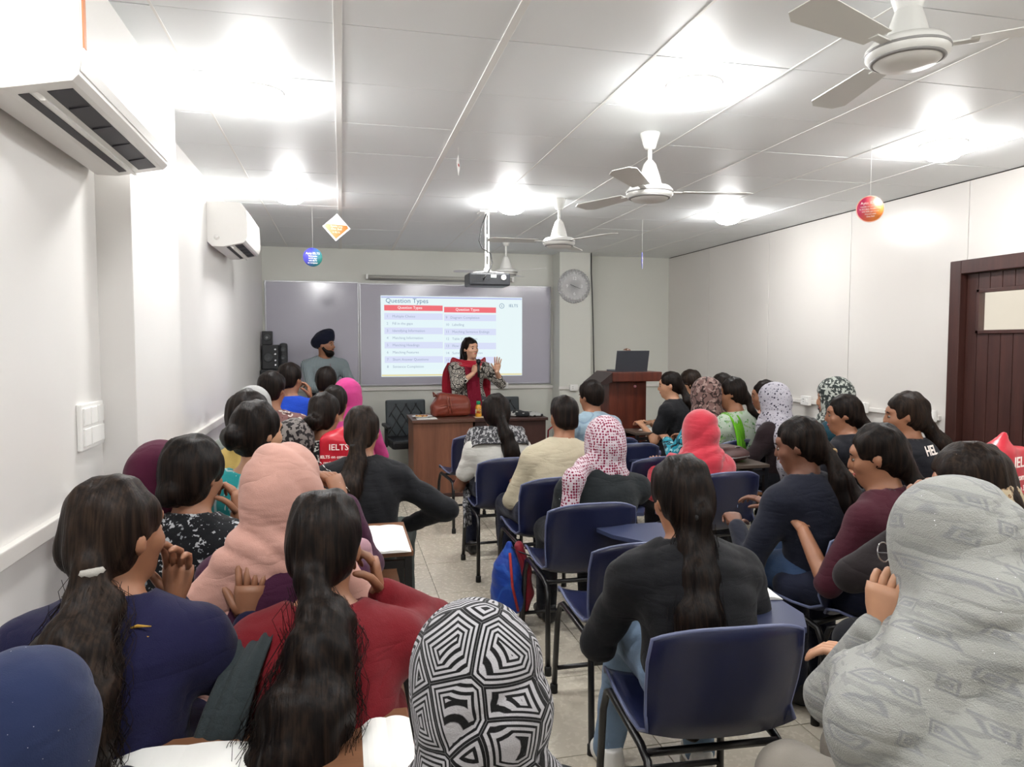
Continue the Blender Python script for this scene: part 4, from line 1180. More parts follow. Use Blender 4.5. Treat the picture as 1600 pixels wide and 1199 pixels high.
        soft('head_scarf', g, hijab, R0, vox, cuts=cuts, amp=o.get('amp', .010), seed=seed + 3, off=.010, kcut=.015, scarf=hc)
        if o.get('under'):
            soft('under_scarf', [(He((0, -.012, .020), (.084, .100, .094)), .02), (He((0, .022, -.04), (.068, .074, .082)), .03)], o['under'], R0, vox, cuts=[He((0, .115, -.022), (.058, .068, .084))], off=.006)
    elif hair:
        hv = hairvol
        if hair == 'turban':
            pass
        elif hair == 'short':
            g = [(He((0, -.020, .034), (.083 * hv, .101 * hv, .098 * hv)), .02), (He((0, .03, .085), (.060, .050, .030)), .03), (He((0, -.060, -.035), (.066, .050, .055)), .03)]
            cuts = [He((0, .105, -.030), (.085, .072, .098)), He((.086, .012, -.040), (.03, .035, .05)), He((-.086, .012, -.040), (.03, .035, .05)), half(HR @ V(0, .35, -1), (HR @ V(0, .35, -1)) / 1.0595 @ hc + .052 * s)]
            soft('hair', g, hm_, R0, vox, cuts=cuts, amp=.0035, seed=seed + 4, freq=1.0, dirs=HDIR)
        else:
            g = [(He((0, -.019, .033), (.085 * hv, .101 * hv, .098 * hv)), .02), (He((0, -.050, -.020), (.074 * hv, .062 * hv, .074 * hv)), .03)]
            cuts = [He((0, .108, -.030), (.074, .072, .098)), He((.088, .020, -.045), (.030, .032, .046)), He((-.088, .020, -.045), (.030, .032, .046))]
            if hair in ('pony', 'braid', 'tail'):
                tie = H(*((hj or {}).get('tiepos', (0, -.114, -.048) if hair != 'tail' else (0, -.110, -.07))))
                pts = [np.asarray(p, float) for p in (tail or [tie + V(0, -.03, -.10), tie + V(0, -.03, -.25)])]
                if tail is None: rr = [.030, .042, .034, .012]
                chain = [tie] + pts; n = len(chain)
                g.append((cap(H(0, -.075, -.02), tie, .046 * s, .028 * s), .03))
                rad = tailr or TAILR.get(hair, (.026, .046, .050, .040, .014))
                rs = np.interp(np.linspace(0, 1, n), np.linspace(0, 1, len(rad)), rad) * (hv if hv > 1 else 1)
                for i in range(n - 1): g.append((cap(chain[i], chain[i + 1], rs[i], rs[i + 1]), .025))
                globals()['LUMP_TOP'] = float(tie[2]) - .02
                soft('hair', g, hm_, R0, vox, cuts=cuts, amp=.0048, seed=seed + 4, freq=1.0, dirs=HDIR, lump=.006 * max(curly - 1, 0))
                MB().lathe([(.020, -.012), (.030, -.008), (.032, 0), (.030, .008), (.020, .012)], (0, 0, 0), 14).build('hair_tie', (hj or {}).get('tie', RUBBER), R0, tuple(tie), Vector((chain[1] - tie)).to_track_quat('Z', 'Y').to_euler())
                if strands:
                    add_strands(R0, chain, rs, strands, hm_, seed, curly)
            elif hair == 'bun':
                bc = (hj or {}).get('bun', (0, -.135, -.005))
                g += [(He(bc, (.052, .040, .048)), .012), (He((bc[0] + .012, bc[1] - .012, bc[2] + .006), (.036, .034, .030)), .006)]
                soft('hair', g, hm_, R0, vox, cuts=cuts, amp=.004, seed=seed + 4, freq=1.0, dirs=HDIR)
            elif hair == 'long':
                e = spine(.45) + V(0, -.135, 0)
                g += [(cap(H(0, -.08, -.04), nb + V(0, -.075, -.02), .075, .080), .04), (cap(nb + V(-.03, -.075, -.02), e + V(-.03, 0, 0), .066, .035), .05), (cap(nb + V(.04, -.075, -.02), e + V(.04, 0, .03), .062, .030), .05)]
                for sd in (1, -1): g.append((cap(H(sd * .065, -.02, -.03), H(sd * .06, -.03, -.14), .030, .026), .03))
                soft('hair', g, hm_, R0, vox, cuts=cuts, amp=.004, seed=seed + 4, freq=1.0, dirs=HDIR)
    # --- seat
    if seat and not stand:
        px, py = rx - (-sy) * .02, ry - cy * .02
        if seat == 'chair': chair(px, py, yaw, seat_label, tablet)
        else: stool(px, py, yaw, seat_label)
    INFO = dict(root=R0, H=H, HR=HR, hc=hc, nb=nb, S=S_, E=E_, W=W_, spine=spine, vox=vox, kn=kn, pel=pel)
    return INFO
TAILR = {'pony': (.026, .046, .050, .042, .014), 'braid': (.024, .024, .022, .018, .010), 'tail': (.030, .050, .058, .050, .026)}
def add_strands(parent, chain, rs, n, m, seed, curly=1.0):
    r = np.random.default_rng(seed + 50); C_ = np.array(chain); L = len(C_); mb = MB()
    for _ in range(n):
        a = r.uniform(0, 2 * PI); f = r.uniform(.85, 1.35); t0 = r.uniform(0, .35); t1 = r.uniform(.75, 1.06); ph = r.uniform(0, 6); wv = r.uniform(.002, .010) * curly
        pts = []
        for t in np.linspace(t0, t1, 12):
            u = min(max(t, 0), 1) * (L - 1); i = min(int(u), L - 2); p = C_[i] + (C_[i + 1] - C_[i]) * (u - i); rr = np.interp(min(t, 1), np.linspace(0, 1, L), rs) * f
            pts.append(p + V(math.cos(a) * rr, math.sin(a) * rr * .8, -.05 * max(t - 1, 0)) + V(math.sin(t * 14 * (.6 + .4 * curly) + ph), math.cos(t * 11 * (.6 + .4 * curly) + ph), 0) * wv)
        mb.tube(pts, .0007, 3, False)
    o = mb.build('loose_strands', m, parent); o['kind'] = 'stuff'
TROUSER_D = fabric('trousers_dark', '#23242b'); JEANS = fabric('jeans_blue', '#3f587e', weave=.4); JEANS_L = fabric('jeans_light', '#7f98b4', weave=.4); TR_NAVY = fabric('trousers_navy', '#1d2238'); TR_GREY = fabric('trousers_grey_green', '#3d4744')

# ---------------------------------------------------------------- cloths
def band(pts, wv, r=.016, n=5, k=.025):
    """a strip of cloth: chains of capsules side by side along the width vector"""
    out = []
    for t in np.linspace(-1, 1, n):
        c = [np.asarray(p, float) + np.asarray(wv, float) * t for p in pts]
        for a, b in zip(c[:-1], c[1:]): out.append((cap(a, b, r), k))
    return out
NAVY = fabric('cloth_navy', '#16153f'); RED = fabric('cloth_red', '#7e101d'); BLACK = fabric('cloth_black', '#15161b'); BLACK2 = fabric('cloth_black_navy', '#14151f')
MAROON = fabric('cloth_maroon', '#4a1526'); CREAM = fabric('cloth_cream', '#d8cdb2', weave=.35); WHITE_T = fabric('cloth_white', '#f4f3ec'); CHAR = fabric('cloth_charcoal', '#1d2326')
PEACH = fabric('scarf_peach', '#e3b0a2', crease=.8); BURG = fabric('scarf_burgundy', '#5a1838', [('noise', '#2c0c20', 5, .60, (1, 1, .4))]); CORAL = fabric('scarf_coral', '#d83a4c', sheen=.4)
PLUM = fabric('cloth_plum', '#4a1c3c'); PINK = fabric('scarf_magenta', '#d6468f'); BRIGHT_BLUE = fabric('cloth_bright_blue', '#1748c0'); MUSTARD = fabric('cloth_mustard', '#c9ac62')
GREYGREEN = fabric('dupatta_grey_green', '#343d40'); LTBLUE = fabric('jacket_light_blue', '#a9c2d2', [('line', '#8fa9bd', 9, .03)], weave=.3); GREYSHIRT = fabric('shirt_pale_grey', '#a2a9a4')
LIGHTGREY = fabric('scarf_light_grey', '#bdbdbb'); TEAL = fabric('cloth_teal', '#1c4654'); PEACHTOP = fabric('cloth_peach', '#c99a86'); DENIMTOP = fabric('cloth_dark_blue_black', '#161a2b')
FLORAL_B = fabric('print_black_floral', '#101218', [('petal', '#c9ccd0', 24, .17), ('petal', '#9aa0a4', 40, .08)])
TURQ = fabric('print_turquoise_leaves', '#2fb3b5', [('line', '#bfe6ea', 9, .035, (1, 1, .45), (0, .7, .3)), ('petal', '#d6f0f2', 20, .16, (1, 1, .5), (0, .6, 0))])
ZIGZAG = fabric('print_black_white_zigzag', '#0f0c0b', [('maze', '#efe8dc', 15, 34, (1.6, 1.6, .8), (0, .5, 0))])
BWDOT = fabric('print_black_white_speckle', '#17181a', [('noise', '#d0cfc8', 60, .535, (1, 1, .6))])
BROWNPRINT = fabric('print_brown_paisley', '#8a6360', [('ring', '#e0d5cc', 20, .32), ('noise', '#4a2a2c', 26, .58)])
DOTS = fabric('scarf_white_pink_dots', '#e2d2da', [('grid', '#8a1440', 78, .43)])
MAZE = fabric('scarf_black_white_maze', '#121214', [('maze', '#c8c6cb', 12.0, 74.0, (1, 1, 1), (.3, .2, .5), .55)], weave=.3)
LEOPARD = fabric('scarf_leopard_grey', '#3a4140', [('noise', '#c8cdc4', 46, .52), ('spot', '#6d756f', 40, .18)])
WHITEDOT = fabric('scarf_white_small_motifs', '#cfccd6', [('spot', '#3f3c4c', 42, .26), ('spot', '#7a768a', 65, .20)])
BROWNHIJ = fabric('scarf_brown_print', '#8c6e68', [('line', '#40302e', 18, .05), ('noise', '#b69a92', 30, .58)])
TURQPRINT = fabric('print_turquoise_black', '#2aa4bc', [('line', '#0e2430', 16, .06, (1, 1, .7)), ('noise', '#a9e0e8', 26, .60)])
GREENF = fabric('print_white_green_floral', '#cfe0cc', [('petal', '#5da05a', 20, .18), ('petal', '#a7c98f', 14, .14)]); GREEN = fabric('dupatta_lime', '#6fc21f')
GREYHIJ = fabric('shawl_grey_woven', '#b2b3ae', [('diamond', '#989a9b', 19, .30, (1, 0, 1), (PI / 2, 0, .35)), ('diamond', '#9c9ea0', 19, .10, (1, 0, 1), (PI / 2, 0, .35)), ('noise', '#a0a29f', 30, .57, (1, 0, 2.5), (0, .6, 0))], weave=.5, sparkle=.05, crease=.8)
BLUEHIJ = fabric('scarf_blue_glitter', '#08204e', [('line', '#2a3c7a', 2.6, .012)], weave=.15, sparkle=.05)
SHAWLBW = fabric('shawl_grey_speckle', '#4a4a4e', [('noise', '#c2c2c4', 70, .53, (1, 1, .5))])
STRIPEB = fabric('shirt_blue_grey_stripe', '#7f9097', [('stripe', '#a9b4b6', 420, .0)])
TURBAN = fabric('turban_navy', '#10142a')

def ext(info, name, prims, m, amp=.005, seed=0, cuts=(), off=0.0, freq=1.0):
    return soft(name, prims, m, info['root'], info['vox'], cuts=cuts, amp=amp, seed=seed, off=off, freq=freq)

# ================================================================ students, left rows (stools)
Z1 = 'wooden stool with black legs under '
p = person('woman in navy kurta with white scrunchie and low ponytail, by the left wall', (-.478, 1.692), 1.208, yaw=-4, face=-36, pitch=2, lean=.10, top=NAVY, kurta=True, hair='pony', hairm=HAIR_B,
       tail=[(-.005, -.03, .965), (-.015, -.09, .90), (-.015, -.14, .83), (.0, -.155, .75), (.03, -.15, .67)], tailr=(.024, .052, .070, .076, .070, .030), curly=2.0, hj=dict(tie=fabric('scrunchie_white', '#c9c5bd'), tiepos=(.05, -.105, -.05)), handR=(.225, .31, .80), dirR=(.05, .15, 1), palmR=(0, 1, .1), curlR=22,
       handL=(.085, .19, .90), dirL=(.1, .15, 1), palmL=(-.3, -1, 0), curlL=30, seat='stool', seat_label=Z1 + 'the navy kurta', seed=11, hairvol=1.03, strands=240, wide=1.05)
GOLD = fabric('tassel_gold', '#c79a3e', crease=0); S = p['S'][-1]
for j, (dx, dy, dz) in enumerate(((-.055, -.095, .055), (-.035, -.135, -.045))):
    m = MB(); q = S + V(dx, dy, dz); m.lathe([(.004, .0), (.011, -.004), (.012, -.016), (.006, -.022)], tuple(q), 10)
    for k in range(26):
        a = 2 * PI * k * .382; rr = .010 * math.sqrt((k + 1) / 26)
        m.tube([q + V(rr * math.cos(a), rr * math.sin(a), -.018), q + V(-.012 + rr * 2.0 * math.cos(a), -.010 + rr * 2.0 * math.sin(a), -.05), q + V(-.02 + rr * 2.6 * math.cos(a), -.012 + rr * 2.6 * math.sin(a), -.075)], .0013, 4)
    m.build('gold_tassel', GOLD, p['root'])
m = MB(); S = p['S'][1]
for k in range(2): m.tube([S + V(-.11 + .01 * k, -.098, .072 - .022 * k), S + V(-.085 + .008 * k, -.100, .080 - .022 * k), S + V(-.06 + .0 * k, -.096, .076 - .022 * k)], [.001, .0035, .001], 6)
m.build('gold_embroidery', GOLD, p['root'])
p = person('woman in red kurta with big frizzy ponytail and grey-green dupatta', (-.043, 1.739), 1.141, yaw=-2, face=-14, pitch=14, lean=.17, top=RED, kurta=True, hair='tail', hairm=HAIR, neck=.082,
       tail=[(.0, .0, .885), (-.01, -.05, .82), (-.03, -.10, .74), (-.06, -.13, .66), (-.065, -.14, .59), (-.04, -.14, .53)], tailr=(.030, .062, .070, .088, .095, .080, .03), curly=2.4, handR=(.125, .235, .875), dirR=(-.15, .1, 1), palmR=(-1, 0, 0), curlR=55, poleR=(.8, .1, -1),
       handL=(-.10, .40, .72), seat='stool', seat_label=Z1 + 'the red kurta', seed=21, strands=260, hairvol=1.05, sleeve='long')
S = p['S'][-1]
strip(p, 'dupatta', [S + V(.05, .17, -.06), S + V(.045, .12, .02), S + V(.035, .04, .085), S + V(.02, -.05, .075), S + V(-.02, -.15, .0), S + V(-.055, -.21, -.12), S + V(-.085, -.25, -.24), S + V(-.10, -.265, -.34)],
      [(.035, 0, .01), (.04, 0, .01), (.042, 0, .012), (.045, 0, .02), (.05, -.01, .02), (.056, -.01, .015), (.062, -.012, .01), (.066, -.015, .005)], GREYGREEN, seed=5)
S = p['S'][1]
strip(p, 'dupatta', [S + V(-.05, .15, -.06), S + V(-.05, .10, .03), S + V(-.045, .04, .085), S + V(-.06, -.01, .09)], (.03, 0, -.012), GREYGREEN, seed=6)
p = person('woman in black shirt with white flowers, chin on her hand, by the left wall', (-.486, 2.567), 1.177, yaw=-6, face=-30, pitch=10, lean=.12, top=FLORAL_B, hair='bun', hj=dict(bun=(0, -.10, -.055)), hairvol=1.13,
       handR=(.115, .20, .90), dirR=(-.1, .1, 1), palmR=(-1, 0, 0), curlR=50, poleR=(.7, .2, -1), sleeve='elbow', seat='stool', seat_label=Z1 + 'the black floral shirt', seed=31)
p = person('woman in peach hijab draped long over her back, pen in raised hand', (-.162, 2.080), 1.199, yaw=-4, face=-18, pitch=10, lean=.12, top=PLUM, hijab=PEACH, hj=dict(back=.44, width=.125, front=.2, amp=.016, size=1.02, caps=[(V(-.08, .04, .93), V(-.19, .02, .80), .06, .055), (V(.08, .04, .93), V(.19, .03, .80), .06, .055), (V(-.19, .02, .80), V(-.20, -.02, .62), .055, .04)]),
       handR=(.15, .26, 1.02), dirR=(-.35, .2, .9), palmR=(-.5, .3, 0), curlR=60, poleR=(.25, .4, -1), seat='stool', seat_label=Z1 + 'the peach hijab', seed=41)
ext(p, 'pen', [(cap((.17, .24, 1.06), (.06, .36, 1.14), .0045), 0)], PLASTIC_W, 0)
ext(p, 'fringed_sleeve', band([(.13, .10, .95), (.19, .16, .90), (.22, .20, .80)], (.02, .02, 0), .022, 3), fabric('scarf_peach_pink', '#c79aa6'), .006, 8)
p = person('person in burgundy hijab against the left wall', (-.615, 2.70), 1.140, yaw=-12, face=-30, pitch=10, lean=.10, top=PLUM, hijab=BURG, hj=dict(back=.3, width=.09, amp=.008), seat='stool', seat_label=Z1 + 'the burgundy hijab', seed=51, scale=.95,
       handR=(.10, .32, .70), handL=(-.08, .32, .70))
p = person('person in deep blue glitter hijab at the bottom left corner', (-.50, 1.262), .985, yaw=-5, face=-10, pitch=30, lean=.26, top=fabric('cloth_blue_black', '#10142c'), hijab=BLUEHIJ, hj=dict(back=.35, width=.12, amp=.012, size=1.0), seat='stool', seat_label=Z1 + 'the blue hijab', seed=61,
       handR=(.10, .34, .72), handL=(-.12, .34, .72))
p = person('person in black and white maze-patterned hijab at the bottom centre', (.205, 1.130), 1.048, yaw=8, face=14, pitch=32, lean=.22, top=CHAR, hijab=MAZE, hj=dict(back=.42, width=.10, amp=.012, size=1.02), seat='stool', seat_label=Z1 + 'the black and white hijab', seed=71,
       handL=(-.16, .27, .73), handR=(.12, .36, .72))
bm_ = MB()
for k in range(9):
    a = 2 * PI * k / 9; bm_.lathe([(.001, -.008), (.007, -.005), (.008, 0), (.007, .005), (.001, .008)], (-.16 + .03 * math.cos(a), .235 + .012 * math.sin(a), .755 + .026 * math.sin(a)), 8)
bm_.build('bead_bracelet', plain('bead_teal', '#1d6a70', .15), p['root'])

p = person('woman with glossy bun in turquoise leaf-print dress', (-.333, 3.050), 1.260, yaw=-8, face=-45, pitch=4, lean=.08, top=TURQ, neck=.105, hair='bun', hj=dict(bun=(.0, -.130, -.015)), hairvol=1.05, seat='stool', seat_label=Z1 + 'the turquoise dress', seed=81, sleeve='short', kurta=True, skin=SKIN_L)
p = person('woman with dark hair in mustard top beside the turquoise dress', (-.435, 3.60), 1.264, yaw=-4, face=-12, pitch=6, lean=.08, top=MUSTARD, hair='bun', hj=dict(bun=(0, -.11, -.06)), hairvol=1.12, seat='stool', seat_label=Z1 + 'the mustard top', seed=91)
p = person('person in dark patterned scarf half hidden behind the turquoise dress', (-.25, 4.02), 1.075, yaw=-5, face=-20, pitch=10, lean=.10, top=PLUM, hijab=fabric('scarf_white_dark_print', '#8f8884', [('noise', '#1f1a1c', 40, .50)]), hj=dict(back=.25), seat='stool', seat_label=Z1 + 'the dark patterned scarf', seed=101)
p = person('woman in long-sleeved black shirt with long dark ponytail, elbow out to the aisle', (.093, 3.563), 1.191, yaw=-6, face=-16, pitch=8, lean=.12, top=BLACK, hair='tail', hairm=HAIR_B, tail=[(-.02, -.01, .93), (-.05, -.07, .83), (-.08, -.11, .73), (-.09, -.13, .64)], handR=(.21, .14, .60), poleR=(1, -.45, .05), bottoms=TR_GREY,
       seat='stool', seat_label=Z1 + 'the black shirt', seed=111, kspread=.18, strands=60, wide=1.12)
p = person('woman with bun in black and white speckled dress, red bag on her shoulder', (-.097, 4.124), 1.222, yaw=-8, face=-22, pitch=8, lean=.08, top=BWDOT, neck=.09, hair='bun', hj=dict(bun=(-.02, -.125, -.045)), seat='stool', seat_label=Z1 + 'the speckled dress', seed=121, sleeve='elbow', kurta=True)
p = person('woman with dark hair in magenta dress just behind the magenta hijab', (-.047, 5.05), 1.209, yaw=-5, face=-15, pitch=8, lean=.08, top=PINK, hair='bun', hj=dict(bun=(0, -.11, -.06)), seat='stool', seat_label=Z1 + 'the magenta dress', seed=131)
p = person('person in magenta pink hijab near the front of the left rows', (.045, 5.62), 1.215, yaw=-8, face=-25, pitch=6, lean=.08, top=PINK, hijab=PINK, hj=dict(back=.4, width=.1, amp=.008), seat='stool', seat_label=Z1 + 'the magenta hijab', seed=141)
p = person('short-haired person in pale grey shirt at the front of the left rows', (-.125, 6.15), 1.295, yaw=-8, face=-12, pitch=8, lean=.08, top=GREYSHIRT, hair='short', hairvol=1.08, male=True, seat='stool', seat_label=Z1 + 'the pale grey shirt', seed=151)
p = person('short-haired person in bright blue T-shirt, hand at the face, front left', (-.40, 5.95), 1.335, yaw=-10, face=-30, pitch=6, lean=.08, top=BRIGHT_BLUE, hair='short', hairvol=1.08, male=True, sleeve='short', handR=(.125, .20, 1.05), dirR=(-.1, .1, 1), palmR=(-1, 0, 0), curlR=40, poleR=(.6, .3, -1), seat='stool', seat_label=Z1 + 'the bright blue T-shirt', seed=161)
ext(p, 'bangle', [(cap(p['W'][1] + V(-.02, 0, -.03), p['W'][1] + V(.02, .0, -.03), .016), .005)], PLASTIC_W, 0)
p = person('short-haired man in brown paisley shirt in the left rows', (-.465, 5.13), 1.30, yaw=-8, face=-22, pitch=8, lean=.08, top=BROWNPRINT, hair='short', hairvol=1.08, male=True, seat='stool', seat_label=Z1 + 'the brown paisley shirt', seed=171)
p = person('person in plain light grey hijab by the left wall', (-.52, 4.56), 1.225, yaw=-6, face=-10, pitch=8, lean=.08, top=GREYSHIRT, hijab=LIGHTGREY, hj=dict(back=.2), seat='stool', seat_label=Z1 + 'the light grey hijab', seed=181)

# ================================================================ students, middle column (plastic chairs)
Z2 = 'navy plastic chair under '
chair(1.02, 5.80, 8, 'empty navy plastic chair in front of the teacher\'s tables')
chair(1.08, 2.63, 0, 'empty navy plastic chair with tablet, in front of the long straight ponytail', True)
chair(2.02, 5.02, 4, 'empty navy chair with tablet beside the light blue jacket', True)
chair(1.98, 4.42, 2, 'empty navy chair with tablet, behind another empty one', True)
p = person('girl in white T-shirt with grey shawl and long black hair', (1.002, 4.70), 1.144, yaw=2, face=2, pitch=18, root=(1.02, 4.62), top=WHITE_T, hair='pony', hairm=HAIR, hairvol=1.12,
       tail=[(.01, -.10, .90), (.035, -.125, .80), (.055, -.14, .70), (.055, -.14, .62), (.05, -.13, .56)], sleeve='short', handL=(-.15, .33, .60), handR=(.14, .34, .68), bottoms=TR_NAVY, seat='chair', seat_label=Z2 + 'the white T-shirt', seed=201, skin=SKIN_D)
for sd in (1, -1):
    S = p['S'][sd]; nbp = p['nb']
    strip(p, 'shawl', [S + V(sd * .03, .12, -.08), S + V(sd * .04, .06, .02), S + V(sd * .025, -.03, .095), S * .6 + nbp * .4 + V(0, -.085, .085), nbp + V(sd * .015, -.115, .05)], (0, -.055, -.05), SHAWLBW, .007, 4, .010, seed=9 + sd)
S = p['S'][-1]
strip(p, 'shawl', [S + V(-.0, .13, -.02), S + V(-.02, .17, -.16), S + V(-.025, .14, -.28), S + V(-.05, .02, -.33), S + V(-.065, -.06, -.40), S + V(-.065, -.08, -.48)], (.03, .04, 0), SHAWLBW, .008, 4, .010, seed=12)
p = person('man in cream long-sleeved shirt seated in the middle column', (1.262, 4.006), 1.189, yaw=4, face=2, pitch=10, root=(1.13, 3.92), top=CREAM, hair='short', male=True, neck=.066, bottoms=TR_NAVY, seat=None, seed=211, handL=(-.08, .33, .63), handR=(.16, .34, .68), hairvol=1.0, amp=.005)
chair(1.12, 3.90, 3, Z2 + 'the man in the cream shirt')
ext(p, 'collar', [(cap(p['nb'] + V(.055 * math.cos(a), -.012 + .055 * math.sin(a), .035), p['nb'] + V(.055 * math.cos(a + .5), -.012 + .055 * math.sin(a + .5), .035), .014), .01) for a in np.arange(PI * .95, PI * 2.05, .5)], CREAM, 0)
p = person('woman in white hijab with red dots and black short-sleeved top', (1.298, 3.427), 1.110, yaw=0, face=-10, pitch=20, root=(1.18, 3.28), top=CHAR, hijab=DOTS, hj=dict(back=.0, front=.1, size=.98, amp=.004, caps=[(V(-.02, .06, .90), V(-.12, -.08, .86), .035, .032), (V(-.12, -.08, .86), V(-.17, -.13, .66), .034, .030), (V(-.17, -.13, .66), V(-.18, -.13, .52), .030, .020)]),
       sleeve='short', handR=(.10, .33, .71), poleR=(1, -.15, -.25), handL=(-.03, .28, .64), poleL=(-.4, -.2, -1), skin=SKIN_L, seed=221, wide=1.15, amp=.005)
chair(1.10, 3.27, 0, Z2 + 'the red-dotted hijab', True)
p = person('woman with very long straight black ponytail and black top', (1.010, 2.005), 1.145, yaw=-6, face=0, pitch=12, root=(1.02, 1.87), top=BLACK, hair='pony', hairm=HAIR, hairvol=1.08,
       tail=[(-.02, .03, .92), (-.03, -.02, .83), (-.045, -.075, .73), (-.06, -.11, .62), (-.075, -.13, .52), (-.08, -.13, .43)], tailr=(.028, .046, .056, .062, .062, .054, .024), handR=(.15, .34, .70), handL=(-.14, .36, .68), bottoms=JEANS_L, shoes='w', seed=231, strands=110, feet={-1: (-.17, .42, .09), 1: (.14, .36, .09)}, wide=1.08)
chair(.985, 1.86, -4, Z2 + 'the long straight ponytail', True)
p = person('person in pale blue quilted jacket beside the podium', (1.932, 5.42), 1.195, yaw=14, face=28, pitch=8, lean=.10, top=LTBLUE, hair='short', hairvol=1.08, male=True, seat='chair', seat_label=Z2 + 'the pale blue jacket', seed=241, amp=.010)
p = person('person in coral red hijab in the middle of the room', (2.079, 3.908), 1.085, yaw=4, face=14, pitch=10, lean=.06, top=CORAL, hijab=CORAL, hj=dict(back=.28, width=.09, amp=.018), scale=.93, seat='chair', seat_label=Z2 + 'the coral hijab', seed=251, tablet=True)
ext(p, 'dupatta', band([(-.13, .10, .82), (-.20, .05, .72), (-.24, .02, .60), (-.26, .0, .50)], (.0, .06, 0), .022, 4), CORAL, .007, 3)

# ================================================================ students, right side
p = person('woman in navy top, gold scrunchie on a low ponytail, holding a pen', (1.924, 2.716), 1.179, yaw=14, face=42, pitch=14, lean=.10, top=DENIMTOP, hair='pony', hairm=HAIR, tail=[(.055, -.07, .93), (.075, -.11, .84), (.085, -.13, .75), (.08, -.13, .68)], hj=dict(tie=fabric('scrunchie_gold', '#b99a6a')),
       handL=(-.16, .30, .68), curlL=55, seat='chair', seat_label=Z2 + 'the gold scrunchie', tablet=True, bottoms=JEANS, seed=301, skin=SKIN_D, kspread=.16)
ext(p, 'pen', [(cap(p['W'][-1] + V(.0, .05, .0), p['W'][-1] + V(.05, .02, .11), .005), 0)], plain('pen_blue', '#8fa4c8', .4), 0)
p = person('woman in maroon T-shirt with elbows on her tablet', (2.035, 2.385), 1.180, yaw=26, face=45, pitch=14, lean=.12, top=MAROON, hair='pony', hairm=HAIR, tail=[(.045, -.05, .91), (.055, -.09, .84), (.055, -.12, .76)], hj=dict(tie=fabric('scrunchie_maroon', '#4a2430'), tiepos=(0, -.10, -.07)), sleeve='elbow',
       handL=(-.14, .34, .74), poleL=(-.5, -.2, -1), seat='chair', seat_label=Z2 + 'the maroon T-shirt', tablet=True, bottoms=TR_NAVY, seed=311)
p = person('person in large grey woven shawl over head and back, front right', (1.169, 1.168), 1.211, yaw=14, face=22, pitch=14, lean=.12, top=GREYHIJ, hijab=GREYHIJ, seed=321, bottoms=fabric('trousers_pale', '#b3aca2'),
       hj=dict(back=.58, width=.13, front=.3, size=1.02, amp=.016, under=fabric('under_scarf_grey', '#5a5c5e', [('noise', '#8a8c8c', 70, .52)]),
               caps=[(V(sd * .05, .05, 1.0), V(sd * .25, .06, .80), .08, .075) for sd in (1, -1)] + [(V(-.25, .06, .80), V(-.15, .20, .84), .07, .05)] + [(V(sd * .06, .0, .98), V(sd * .23, -.06, .72), .085, .075) for sd in (1, -1)] + [(V(sd * .25, .06, .80), V(sd * .25, .05, .60), .075, .05) for sd in (1, -1)]
                    + [(V(sd * .23, -.06, .74), V(sd * .25, -.10, .46), .075, .055) for sd in (1, -1)] + [(V(sd * .04, -.04, 1.0), V(sd * .15, -.12, .70), .08, .07) for sd in (1, -1)] + [(V(sd * .15, -.12, .72), V(sd * .16, -.14, .42), .07, .05) for sd in (1, -1)] + [(V(0, -.11, .85), V(0, -.15, .42), .07, .05)]),
       handL=(-.115, .18, .93), dirL=(.12, .0, 1), palmL=(1, .1, 0), curlL=45, poleL=(.25, .9, -.6), sleeve='long', seat='chair', seat_label=Z2 + 'the grey woven shawl', skin=SKIN_L)
gl = MB()
for sd in (1, -1):
    pts = [p['H'](sd * .034 + .024 * math.cos(a), .112, .003 + .020 * math.sin(a)) for a in np.linspace(0, 2 * PI, 17)]; gl.tube(pts, .0014, 5)
    gl.tube([p['H'](sd * .058, .112, .006), p['H'](sd * .082, .03, .006)], .0012, 5)
gl.build('glasses', CHROME, p['root'])
p = person('woman with leopard-print scrunchie and hair clip at the right edge', (1.871, 1.803), 1.184, yaw=20, face=40, pitch=14, lean=.12, top=fabric('cloth_dark_brown', '#241c1e'), hair='tail', hairm=HAIR_B, tail=[(.07, -.02, .93), (.10, -.07, .85), (.11, -.11, .74), (.11, -.13, .64)], hairvol=1.08,
       hj=dict(tie=BLACKP, tiepos=(-.035, -.092, -.055)), handL=(-.13, .20, .94), dirL=(.05, .1, 1), palmL=(1, 0, 0), poleL=(-.6, .2, -1), seat='chair', seat_label=Z2 + 'the leopard scrunchie', seed=331, strands=40)
tie = p['H'](-.04, -.105, -.06); g = []
for k in range(10):
    a0, a1 = 2 * PI * k / 10, 2 * PI * (k + 1) / 10
    g.append((cap(tie + V(.042 * math.cos(a0), .02 * math.sin(a0), .042 * math.sin(a0)), tie + V(.042 * math.cos(a1), .02 * math.sin(a1), .042 * math.sin(a1)), .019 + .004 * (k % 2)), .008))
ext(p, 'scrunchie', g, fabric('leopard_scrunchie', '#d6c4a4', [('spot', '#2a1c14', 70, .28), ('ring', '#8a5a30', 70, .4)]), .003, 2)
ext(p, 'hair_clip', [(cap(p['H'](-.062, .005, .105), p['H'](-.02, -.045, .128), .004), 0)], plain('clip_silver', '#d0ccc4', .25, metal=.8), 0)
p = person('woman in black jacket with white H lettering, head turned left', (3.061, 3.887), 1.175, yaw=26, face=58, pitch=6, lean=.10, top=BLACK2, hair='pony', hairm=HAIR, tail=[(.06, -.08, .93), (.08, -.11, .84)], seat='chair', seat_label=Z2 + 'the H jacket', seed=341, bottoms=JEANS)
pj = p['nb']
lettering('HEL', .062, TXW, p['root'], (pj[0] - .01, pj[1] - .135, pj[2] + .012), (PI / 2 - .4, 0, 0), bold=.0015)
